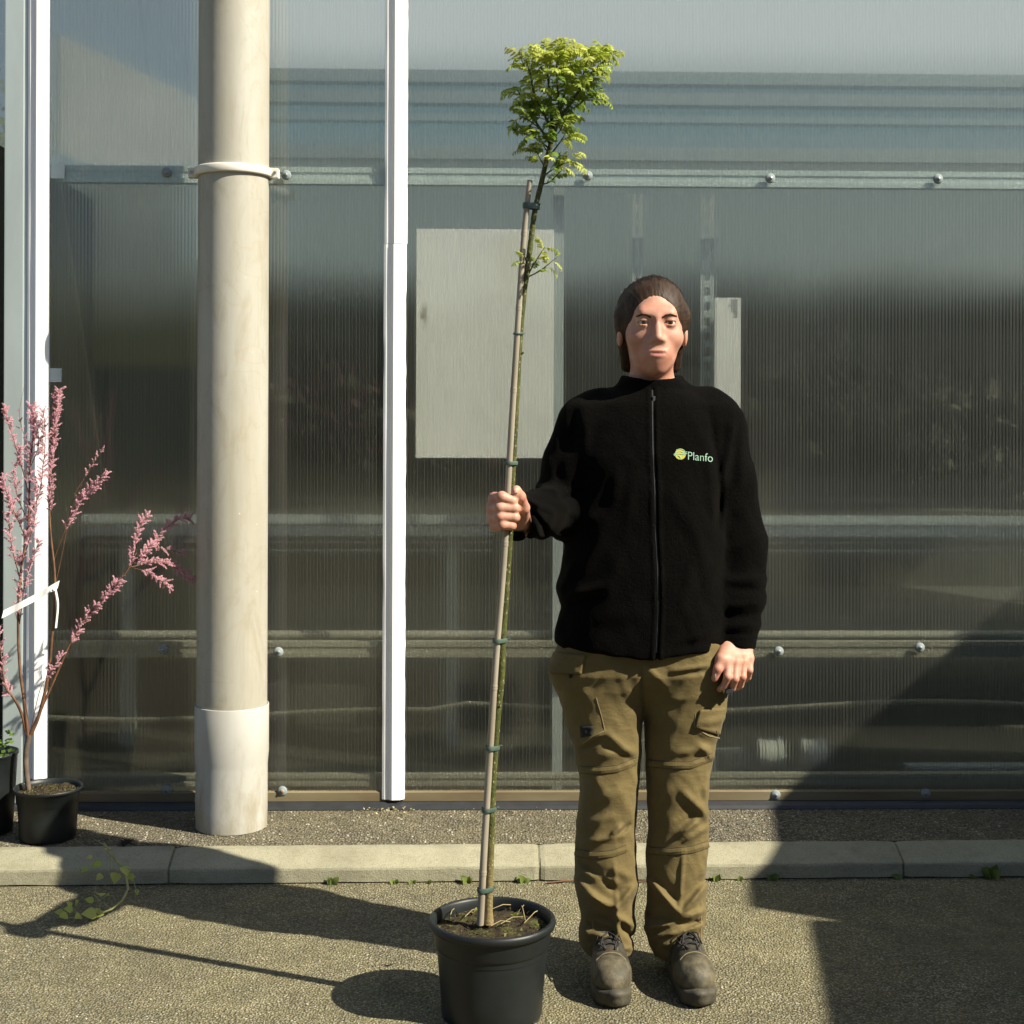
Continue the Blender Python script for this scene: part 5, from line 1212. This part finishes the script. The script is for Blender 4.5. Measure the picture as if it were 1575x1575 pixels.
def twig(pts, r0, r1, nl, young_from, sc=1.0, spread=.8, start=.15, bias=(0, 0, 0)):
    w_ = W3(pts, 6); mb = MB(); mb.tube(w_, taper(len(w_), r0, r1), 8); mb.build('branch', M_gbark if r0 > .0025 else M_twig, tree)
    nl = int(nl * 1.0)
    for k in range(nl):
        t = start + (1 - start)*(k + rnd(0, .8))/nl; i = min(len(w_) - 2, int(t*(len(w_) - 1))); c = w_[i].lerp(w_[i+1], rnd(0, 1)); ax = (w_[i+1] - w_[i]).normalized()
        a = k*2.4 + rnd(-.5, .5); s = ax.orthogonal().normalized(); s2 = ax.cross(s); d = (s*math.cos(a) + s2*math.sin(a))*spread + ax*rnd(.4, 1.0) + Vector(bias)
        put_leaf(c, d, t > young_from, sc)
ct = SY(200)
twig([(846, 228, ct), (858, 190, ct - .01), (884, 150, ct - .02), (905, 118, ct - .03), (921, 102, ct - .03), (934, 88, ct - .03)], .0044, .0014, 22, .45, .9)
twig([(849, 215, ct), (849, 185, ct + .01), (846, 150, ct + .02), (842, 110, ct + .01), (839, 92, ct), (836, 82, ct)], .0048, .0013, 26, .42)
twig([(852, 200, ct), (862, 170, ct + .02), (872, 130, ct + .03), (879, 104, ct + .03), (884, 84, ct + .03)], .003, .0012, 22, .4)
twig([(850, 205, ct), (838, 178, ct - .02), (822, 145, ct - .03), (816, 116, ct - .04), (810, 94, ct - .04)], .0032, .0012, 24, .4)
twig([(846, 222, ct), (830, 196, ct), (812, 172, ct + .01), (804, 152, ct + .01), (795, 138, ct + .01)], .0028, .001, 12, .55)
twig([(866, 176, ct), (892, 160, ct + .02), (900, 150, ct + .03), (906, 144, ct + .03)], .002, .0009, 8, .7)
twig([(886, 148, ct), (896, 118, ct - .05), (902, 98, ct - .06), (907, 86, ct - .06)], .002, .0009, 15, .3)
twig([(862, 186, ct), (858, 140, ct - .06), (856, 104, ct - .08), (858, 88, ct - .08)], .0026, .001, 24, .4)
twig([(846, 230, ct), (828, 215, ct), (808, 206, ct), (792, 204, ct)], .002, .0008, 5, 1.1, .75)
twig([(848, 216, ct), (832, 200, ct - .04), (815, 186, ct - .05), (798, 178, ct - .05)], .002, .0009, 6, .8)
twig([(842, 244, ct), (856, 226, ct - .02), (866, 212, ct - .02), (870, 206, ct - .02)], .002, .0009, 6, .35, .8)
twig([(838, 258, ct), (830, 242, ct - .02), (824, 232, ct - .03)], .0018, .0008, 7, .3, .75)
twig([(835, 272, ct), (848, 262, ct - .01), (866, 252, ct - .02), (880, 248, ct - .02)], .0019, .0008, 7, .4, .75)
twig([(833, 284, ct), (845, 280, ct), (858, 268, ct - .01), (864, 262, ct)], .0017, .0008, 6, .7, .7)
for q in ([(839, 98, ct), (836, 86, ct), (831, 76, ct)], [(884, 98, ct + .03), (887, 86, ct + .03), (889, 76, ct + .03)], [(926, 98, ct - .03), (932, 92, ct - .03), (936, 84, ct - .03)], [(858, 100, ct - .08), (861, 88, ct - .08), (864, 78, ct - .08)], [(808, 106, ct - .04), (804, 96, ct - .04), (800, 86, ct - .04)]): twig(q, .0014, .0006, 4, .0, .85)
twig([(844, 236, ct), (836, 224, ct - .02), (830, 210, ct - .03)], .0015, .0007, 5, .8, .85)
twig([(850, 214, ct), (862, 200, ct - .03), (868, 186, ct - .04)], .0016, .0007, 6, .8, .9)
c4 = SY(424)
twig([(812, 424, c4), (820, 408, c4 - .01), (830, 392, c4 - .02), (838, 380, c4 - .02)], .0018, .0007, 6, .3, .65)
twig([(812, 426, c4), (828, 418, c4 - .01), (844, 406, c4 - .02), (856, 396, c4 - .02)], .0016, .0007, 6, .5, .6)
twig([(808, 410, c4), (805, 402, c4 - .02), (806, 394, c4 - .03)], .0013, .0007, 2, .0, .5)
# straws and seedlings on the soil
for (a, b) in [((752, 1400), (795, 1392)), ((770, 1421), (806, 1410)), ((800, 1388), (808, 1416)), ((838, 1396), (806, 1420)), ((700, 1396), (690, 1415)), ((755, 1424), (785, 1418)), ((815, 1390), (796, 1404)), ((715, 1410), (738, 1398))]:
    A, B_ = G(*a, hz - .016), G(*b, hz - .018); mb = MB(); mb.tube([A, (A + B_)/2 + Vector((0, 0, .007)), B_], .0011, 5); mb.build('straw', M_straw, tree)
for sx_, sy_ in ((722, 1392), (730, 1404), (792, 1408), (735, 1384)):
    c = G(sx_, sy_, hz - .02); mb = MB()
    for k in range(7):
        a = rnd(0, 6.28); d = Vector((math.cos(a), math.sin(a), rnd(.3, 1))); q = d.cross(Vector((0, 0, 1))).normalized(); mb.add([c, c + d*.006 + q*.003, c + d*.012, c + d*.006 - q*.003], [(0, 1, 2, 3)])
    mb.build('seedling', M_lfy, tree)

# ---------------------------------------------------------------- the flowering shrub in its pot
random.seed(5)
TC = P(74, 1210, 4.225); TC.z = KH
shrub = empty('potted_shrub', TC, 'pink flowering shrub with bare red brown stems in a small black pot', 'shrub')
hh = P(74, 1209, 4.225).z - KH
pot(shrub, TC, [(0, .01), (.072, .01), (.074, .001), (.078, .001), (.080, .005), (.0835, .06), (.0865, hh - .045), (.0895, hh - .043), (.0915, hh - .012), (.0945, hh - .011), (.0985, hh - .008), (.0990, hh - .001), (.0975, hh), (.0945, hh - .001), (.0915, hh - .012), (.089, hh - .04)])
soil(shrub, TC, .0905, KH + hh - .017, .009, 9)
M_rbark = simple('red_brown_bark', (.17, .075, .028), .6, .35, 30, col2=(.06, .03, .018)); M_stub = simple('grey_stub_bark', (.13, .095, .065), .9, .3, 40, bump=.002)
def pinkmat():
    t = NT('pink_florets'); oi = t.n('ShaderNodeObjectInfo').outputs['Random']; n = t.noise(t.pos(), 190, 3, .7)
    c = t.mix(t.ramp(n, [(.3, 0.), (.7, 1.)]), (.55, .23, .29), (.86, .61, .64)); c = t.mix(t.math('MULTIPLY', oi, .45), c, (.50, .20, .25))
    b = t.bsdf(Base_Color=c, Roughness=.6, **{'Specular_IOR_Level': .2}); tr = t.n('ShaderNodeBsdfTranslucent', ins={0: c}); return t.done(t.shmix(.25, b.outputs[0], tr.outputs[0]))
M_pink = pinkmat()
def catkin(seed, L):
    random.seed(seed); mb = MB(); N = 64
    pts = [Vector((L*t, 0, -.15*L*t*t)) for t in np.linspace(0, 1, 6)]; mb.tube(pts, .0006, 4)
    for i in range(N):
        t = (i + .5)/N; c = Vector((L*(.1 + .9*t), 0, -.15*L*t*t)); a = i*2.4; r = .0036*(1 - .55*t)*rnd(.6, 1.15); c = c + Vector((rnd(-.001, .001), r*math.cos(a), r*math.sin(a))); s = rnd(.0009, .0016)
        u = [Vector((s, 0, 0)), Vector((-s*.3, s*.9, 0)), Vector((-s*.3, -s*.5, s*.8)), Vector((-s*.3, -s*.5, -s*.8))]; rot = Matrix.Rotation(rnd(0, 6), 3, Vector((rnd(-1, 1), rnd(-1, 1), rnd(-1, 1))).normalized())
        mb.add([c + rot @ q for q in u], [(0, 1, 2), (0, 2, 3), (0, 3, 1), (1, 3, 2)])
    me = mb.mesh('flower_spike'); me.materials.append(M_pink); return me
CK = [catkin(300 + i, .018 + .0035*(i % 4)) for i in range(8)]
spikes = []
def spray(pts, r0, r1, n, t0=.1, t1=1.0, sc=1.0, bark=None, up=.4):
    w_ = W3(pts, 7); mb = MB(); mb.tube(w_, taper(len(w_), r0, r1), 7); mb.build('branch', bark or M_rbark, shrub)
    n = int(n*2.3)
    for k in range(n):
        t = t0 + (t1 - t0)*(k + rnd(0, 1))/n; i = min(len(w_) - 2, int(t*(len(w_) - 1))); c = w_[i].lerp(w_[i+1], rnd(0, 1)); ax = (w_[i+1] - w_[i]).normalized()
        a = rnd(0, 6.28); s = ax.orthogonal().normalized(); s2 = ax.cross(s); d = (s*math.cos(a) + s2*math.sin(a)) + ax*rnd(.5, 1.1) + Vector((0, 0, up)); spikes.append((c, d, sc*rnd(.75, 1.15)))
TY = 4.24
mb = MB(); w_ = W3([(44, 1215, TY), (41, 1190, TY), (40, 1160, TY), (45, 1130, TY)], 5); mb.tube(w_, taper(len(w_), .0075, .0082), 10); mb.build('trunk', M_stub, shrub)
spray([(43, 1140, TY), (34, 1100, TY), (22, 1075, TY - .02), (8, 1055, TY - .03), (2, 1010, TY - .04), (-4, 960, TY - .04)], .0052, .0018, 16, .45)
spray([(44, 1140, TY), (39, 1090, TY), (31, 1030, TY), (28, 960, TY), (32, 880, TY - .02), (44, 800, TY - .02), (46, 720, TY - .02), (52, 660, TY - .02), (48, 625, TY)], .0055, .0016, 58, .38)
spray([(45, 1135, TY), (60, 1100, TY), (74, 1040, TY - .01), (80, 980, TY - .02), (84, 930, TY - .02), (84, 880, TY - .02), (78, 820, TY - .02), (76, 760, TY - .02), (82, 690, TY), (86, 640, TY), (90, 600, TY)], .0056, .0012, 84, .66, 1.0, .85, None, .3)
spray([(48, 1125, TY), (66, 1085, TY), (88, 1035, TY), (108, 990, TY), (132, 950, TY), (158, 922, TY), (178, 900, TY), (200, 872, TY), (210, 850, TY + .02)], .0042, .0014, 40, .38, .78)
spray([(196, 878, TY), (205, 850, TY), (212, 815, TY + .02), (228, 792, TY + .04)], .0016, .0008, 20, .1)
spray([(200, 872, TY), (225, 850, TY + .05), (248, 820, TY + .09), (272, 800, TY + .11), (294, 796, TY + .13)], .0015, .0007, 24, .12)
spray([(202, 872, TY), (232, 866, TY + .03), (258, 868, TY + .07), (282, 880, TY + .09), (298, 892, TY + .1)], .0015, .0007, 26, .1)
spray([(206, 874, TY), (228, 880, TY), (246, 892, TY + .03), (262, 906, TY + .05)], .0013, .0006, 13, .2)
spray([(205, 865, TY), (222, 850, TY), (234, 836, TY + .02), (246, 842, TY + .06), (284, 852, TY + .12)], .0013, .0006, 16, .1)
spray([(83, 860, TY), (98, 820, TY - .02), (116, 780, TY - .03), (138, 752, TY - .03), (162, 730, TY - .03)], .0018, .0007, 30, .3)
spray([(84, 905, TY), (96, 850, TY), (112, 770, TY), (130, 735, TY), (148, 706, TY), (160, 688, TY)], .0012, .0005, 7, .6, 1, .7)
spray([(40, 830, TY), (28, 800, TY - .04), (14, 770, TY - .06), (4, 735, TY - .07)], .0016, .0008, 20, .2)
spray([(46, 790, TY), (60, 760, TY - .04), (66, 720, TY - .05), (70, 670, TY - .05), (66, 632, TY - .05)], .0018, .0008, 30, .2, 1, .9)
spray([(44, 760, TY), (34, 720, TY - .03), (22, 680, TY - .04), (12, 648, TY - .04), (10, 626, TY - .04)], .0016, .0007, 22, .25, 1, .9)
spray([(34, 900, TY), (20, 850, TY - .05), (14, 810, TY - .06), (16, 770, TY - .07)], .0016, .0008, 18, .2)
spray([(30, 960, TY), (38, 900, TY - .05), (50, 860, TY - .06), (60, 832, TY - .06)], .0016, .0008, 16, .2)
spray([(48, 1120, TY), (62, 1060, TY - .03), (80, 1030, TY - .04), (96, 1006, TY - .04)], .0012, .0006, 12, .5, 1, .8)
spray([(42, 800, TY), (26, 760, TY - .03), (24, 720, TY - .04), (34, 690, TY - .05)], .0014, .0007, 16, .2)
spray([(46, 720, TY), (58, 690, TY - .03), (58, 660, TY - .04), (50, 640, TY - .04)], .0014, .0007, 14, .2)
spray([(36, 860, TY), (48, 820, TY - .05), (56, 780, TY - .06), (54, 740, TY - .06)], .0014, .0007, 18, .2)
spray([(40, 740, TY), (42, 690, TY + .02), (30, 640, TY + .02), (38, 590, TY + .03)], .001, .0004, 6, .3, .7, .7)
random.shuffle(spikes)
rest = MB()
for i, (c, d, s) in enumerate(spikes):
    me = random.choice(CK); q = d.to_track_quat('X', 'Z')
    if i < 290:
        o = bpy.data.objects.new('flower_spike', me); COL.objects.link(o); o.parent = shrub; o.rotation_mode = 'QUATERNION'; o.rotation_quaternion = q; o.location = c - shrub.location; o.scale = (s,)*3
    else:
        mx = Matrix.Translation(c) @ q.to_matrix().to_4x4() @ Matrix.Diagonal((s, s, s, 1)); rest.add([mx @ v.co for v in me.vertices], [tuple(p.vertices) for p in me.polygons])
if rest.v: tag(rest.build('flower_spikes', M_pink, shrub, fix=False), kind='stuff')
# white label band and hanging tag
M_label = simple('white_label', (.72, .72, .70), .45, .05, 20)
mb = MB(); a, b = P(4, 945, TY - .07), P(90, 899, TY - .035); up = Vector((.25, 0, 1)).normalized()*.0135; k = 14; vs = []
for i in range(k + 1):
    c = a.lerp(b, i/k) + Vector((0, .004*math.sin(i*.9), -.002*math.sin(i/k*math.pi))); vs += [c - up*.9, c + up*.9, c + up*.9 + Vector((0, .0012, 0)), c - up*.9 + Vector((0, .0012, 0))]
mb.add(vs, [(4*i+j, 4*i+(j+1) % 4, 4*i+4+(j+1) % 4, 4*i+4+j) for i in range(k) for j in range(4)] + [(3, 2, 1, 0), (4*k, 4*k+1, 4*k+2, 4*k+3)]); mb.build('label_band', M_label, shrub)
mb = MB(); c = P(80, 907, TY - .05); mb.tube([c, c + Vector((.006, -.004, .004)), c + Vector((.008, 0, -.006)), c], .004, 6, sx=.4); mb.build('band_knot', M_label, shrub)
mb = MB(); pts = W3([(85, 905, TY - .03), (89, 930, TY - .03), (86, 966, TY - .028)], 5); mb.tube(pts, [.0035] * len(pts), 8, sx=.3); mb.build('hanging_label', M_label, shrub)

# dark pot and leaves cut by the left edge
pp = P(-18, 1225, 4.29); pp.z = KH; dkp = empty('potted_plant', pp, 'tall dark pot with green leaves cut off by the left edge', 'plant')
hh2 = P(0, 1163, 4.23).z - KH
pot(dkp, pp, [(0, .01), (.064, .01), (.066, .0), (.070, .002), (.078, hh2*.6), (.083, hh2 - .01), (.086, hh2 - .008), (.086, hh2), (.080, hh2), (.078, hh2 - .03), (0, hh2 - .03)], M_pot)
mb = MB(); random.seed(3)
for i in range(90):
    a = rnd(0, 6.28); c = pp + Vector((rnd(-.06, .075), rnd(-.06, .06), hh2 + rnd(-.03, .055))); d = Vector((math.cos(a), math.sin(a), rnd(-.2, .6))).normalized(); u = d.orthogonal().normalized(); l = rnd(.012, .024)
    mb.add([c, c + d*l*.5 + u*l*.35, c + d*l, c + d*l*.5 - u*l*.35], [(0, 1, 2, 3)])
mb.build('leaves', M_lfm, dkp, fix=False)

# ---------------------------------------------------------------- the weed lying over the kerb
random.seed(8)
M_wleaf = leafmat('weed_leaf', (.36, .44, .08), (.52, .52, .16), .5, .45); M_wstem = simple('weed_stem', (.34, .34, .12), .6, .3, 40)
weed = empty('pulled_weed', G(170, 1330, .05), 'uprooted pale green weed lying over the kerb edge, left', 'weed')
WP = lambda x, y, z: G(x, y, z)
path = [WP(160, 1298, .10), WP(170, 1312, .105), WP(184, 1330, .088), WP(194, 1347, .07), WP(197, 1368, .045), WP(188, 1385, .03), WP(172, 1398, .022), WP(152, 1406, .018), WP(128, 1407, .016), WP(108, 1402, .018)]
mb = MB(); mb.tube(path, taper(len(path), .0042, .0018), 8); mb.build('stem', M_wstem, weed)
for q in ([WP(172, 1312, .105), WP(170, 1330, .09), WP(172, 1345, .06), WP(160, 1365, .03)], [WP(194, 1347, .07), WP(203, 1350, .06), WP(211, 1372, .03), WP(208, 1378, .02)], [WP(172, 1398, .022), WP(160, 1390, .035), WP(150, 1384, .04)], [WP(150, 1406, .02), WP(156, 1388, .06), WP(145, 1376, .06), WP(148, 1362, .055)], [WP(120, 1406, .018), WP(112, 1395, .02), WP(98, 1412, .012)], [WP(184, 1330, .088), WP(200, 1338, .085)], [WP(162, 1300, .10), WP(150, 1294, .10), WP(144, 1290, .10)]):
    mb = MB(); mb.tube(q, taper(len(q), .0018, .0008), 6); mb.build('stem', M_wstem, weed)
def heart(c, d, up, l, name='leaf', par=None, mat=None):
    d = d.normalized(); s = d.cross(up).normalized(); up = s.cross(d).normalized(); mb = MB(); rows = [(0, .15), (.12, .62), (.35, .86), (.62, .66), (.85, .28), (1, .03)]; vs = []
    for t, w_ in rows: q = c + d*(l*t) - up*(l*.25*t*t); vs += [q - s*w_*l*.5 + up*l*.10*w_, q, q + s*w_*l*.5 + up*l*.10*w_]
    mb.add(vs, [(3*i+j, 3*i+j+1, 3*i+j+4, 3*i+j+3) for i in range(5) for j in range(2)], 0, True); return mb.build(name, mat or M_wleaf, par if par is not None else weed, fix=False)
for x, y, z, l, dx, dy, dz in [(190, 1333, .09, .030, .5, -.8, -.3), (178, 1342, .065, .032, .2, -.9, -.4), (152, 1374, .05, .034, .4, -.8, .3), (148, 1406, .02, .034, -.6, -.6, .3), (156, 1400, .022, .028, -.2, -.8, -.1), (195, 1345, .07, .026, .7, -.6, -.2), (112, 1400, .02, .022, -.6, -.5, .4), (104, 1408, .015, .024, -.4, -.9, .3), (98, 1404, .016, .020, -.8, -.4, .3), (118, 1392, .02, .018, .2, -.6, .8), (156, 1326, .085, .022, -.5, -.7, -.2), (150, 1328, .08, .018, -.7, -.5, -.2), (134, 1334, .06, .018, -.5, -.8, -.3), (198, 1350, .065, .020, .6, -.4, .3), (210, 1368, .035, .014, .3, -.6, -.5), (142, 1318, .09, .014, -.6, -.3, .1), (157, 1345, .05, .020, -.4, -.9, -.3), (163, 1305, .105, .020, .5, -.7, .2), (124, 1408, .014, .022, -.2, -1, .2), (144, 1386, .04, .02, -.8, -.3, .4), (110, 1394, .02, .016, -.4, -.3, .7), (162, 1378, .035, .016, .5, -.5, .4)]:
    heart(WP(x, y, z), Vector((dx, dy, dz)), Vector((.5, -.7, .8)), l*1.15)
mb = MB(); c = WP(194, 1298, .085)
for k in range(46):
    d = Vector((rnd(-1, 1), rnd(-1, 1), rnd(-.2, .8))).normalized(); mb.tube([c + Vector((rnd(-.008, .008),)*3), c + d*.012, c + d*rnd(.018, .028) + Vector((rnd(-.006, .014), 0, -.004))], [.0018, .0012, .0005], 4)
mb.build('root_clump', simple('root_soil', (.035, .022, .016), .95, .3, 60), weed)
# small weeds rooted in the gutter at the foot of the kerb
M_gleaf = leafmat('gutter_weed_leaf', (.07, .12, .025), (.19, .23, .055), .3, .5)
def tuft(px, py, n, l, lab, z=0.0, wide=.35):
    c = G(px, py, z); c.y = min(c.y, kerb_y(c.x) - .006); e = empty('weed', c, lab, 'weed', 'small weeds along the foot of the kerb')
    for k in range(n):
        a = rnd(0, 6.28); heart(c + Vector((rnd(-.004, .004), -.002, .001)), Vector((math.cos(a)*.8, -abs(math.sin(a))*.7, rnd(.5, 1.3))), Vector((0, -.8, .5)), l*rnd(.7, 1.25), 'leaf', e, M_gleaf)
for x, y, n, l, lab in ((512, 1356, 6, .022, 'thin weed tuft at the kerb foot, leftmost of the row'), (609, 1356, 5, .015, 'tiny yellowish weed at the kerb foot, second from the left'), (634, 1357, 4, .013, 'tiny weed at the kerb foot just right of the yellowish one'), (660, 1354, 5, .014, 'small weed at the kerb foot left of the tree pot'), (719, 1356, 9, .024, 'leafy weed at the kerb foot beside the cane'), (804, 1354, 8, .021, 'weed rosette at the kerb foot by the middle kerb joint'), (1101, 1352, 7, .019, 'weed at the kerb foot right of the trousers'), (1136, 1352, 6, .013, 'low weed at the edge of the large shadow'), (1184, 1350, 8, .022, 'shaded weed at the kerb foot inside the large shadow'), (1524, 1350, 12, .036, 'tallest shaded weed against the kerb near the right edge'), (1494, 1349, 5, .016, 'shaded weed just left of the tallest weed'), (1372, 1341, 4, .02, 'shaded weed on the kerb face near the right joint')):
    tuft(x, y, n, l, lab)
mb = MB(); mb.tube([G(842, 1360) + Vector((0, 0, .004)), G(870, 1358) + Vector((0, 0, .006)), G(930, 1361) + Vector((0, 0, .004)), G(998, 1357) + Vector((0, 0, .004))], [.003, .0032, .0028, .002], 6)
tag(mb.build('twig', M_rbark), 'thin red brown twig lying at the foot of the kerb', 'twig')
# litter swept against the sill: dead leaves, straw and chips
random.seed(17); mb = MB()
for i in range(190):
    x = random.gauss(600, 26) if i < 120 else rnd(560, 900); c = G(x, rnd(1237, 1252) if i < 130 else rnd(1244, 1256), KH + .004); l = rnd(.003, .011)
    d = Vector((rnd(-1, 1), rnd(-1, 1), rnd(0, .5))).normalized(); u = d.orthogonal().normalized()*l*.3; mb.add([c, c + d*l*.5 + u, c + d*l, c + d*l*.5 - u + Vector((0, 0, .001))], [(0, 1, 2, 3)], random.choice((0, 0, 1)))
tag(mb.build('leaf_litter', [M_straw, simple('dead_leaf', (.45, .38, .24), .8, .3, 50)], fix=False), 'scattered dry leaf litter under the middle white strip', 'litter', kind='stuff')
# loose stones standing up from the road and pavement
random.seed(4); mb = MB()
def stone(c, s, mi):
    vs = [c + Vector((s*math.cos(a + j*.5)*rnd(.7, 1.1), s*math.sin(a + j*.5)*rnd(.7, 1.1), z*s)) for j, z in ((0, 0), (1, .55)) for a in (0, 2.1, 4.2)]
    mb.add(vs, [(0, 1, 4, 3), (1, 2, 5, 4), (2, 0, 3, 5), (3, 4, 5)], mi)
for i in range(2600):
    p = G(rnd(-20, 1600), rnd(1240, 1305), KH)
    if kerb_y(p.x) + .108 < p.y < WY - .04: stone(Vector((p.x, p.y, KH - .004)), rnd(.002, .0046), random.choice((0, 0, 1, 1, 2)))
for i in range(2400):
    p = G(rnd(-20, 1600), 1348 + 260*rnd(0, 1)**1.3, 0)
    if p.y < kerb_y(p.x) - .002: stone(Vector((p.x, p.y, -.0004)), rnd(.0014, .0036), random.choice((0, 1, 1, 2)))
tag(mb.build('loose_chippings', [simple('chip_dark', (.09, .08, .06), .9, .3, 60), simple('chip_mid', (.24, .21, .15), .9, .3, 60), simple('chip_pale', (.46, .43, .36), .9, .2, 60)], fix=False), 'loose stone chippings on road and pavement', 'gravel', kind='stuff')
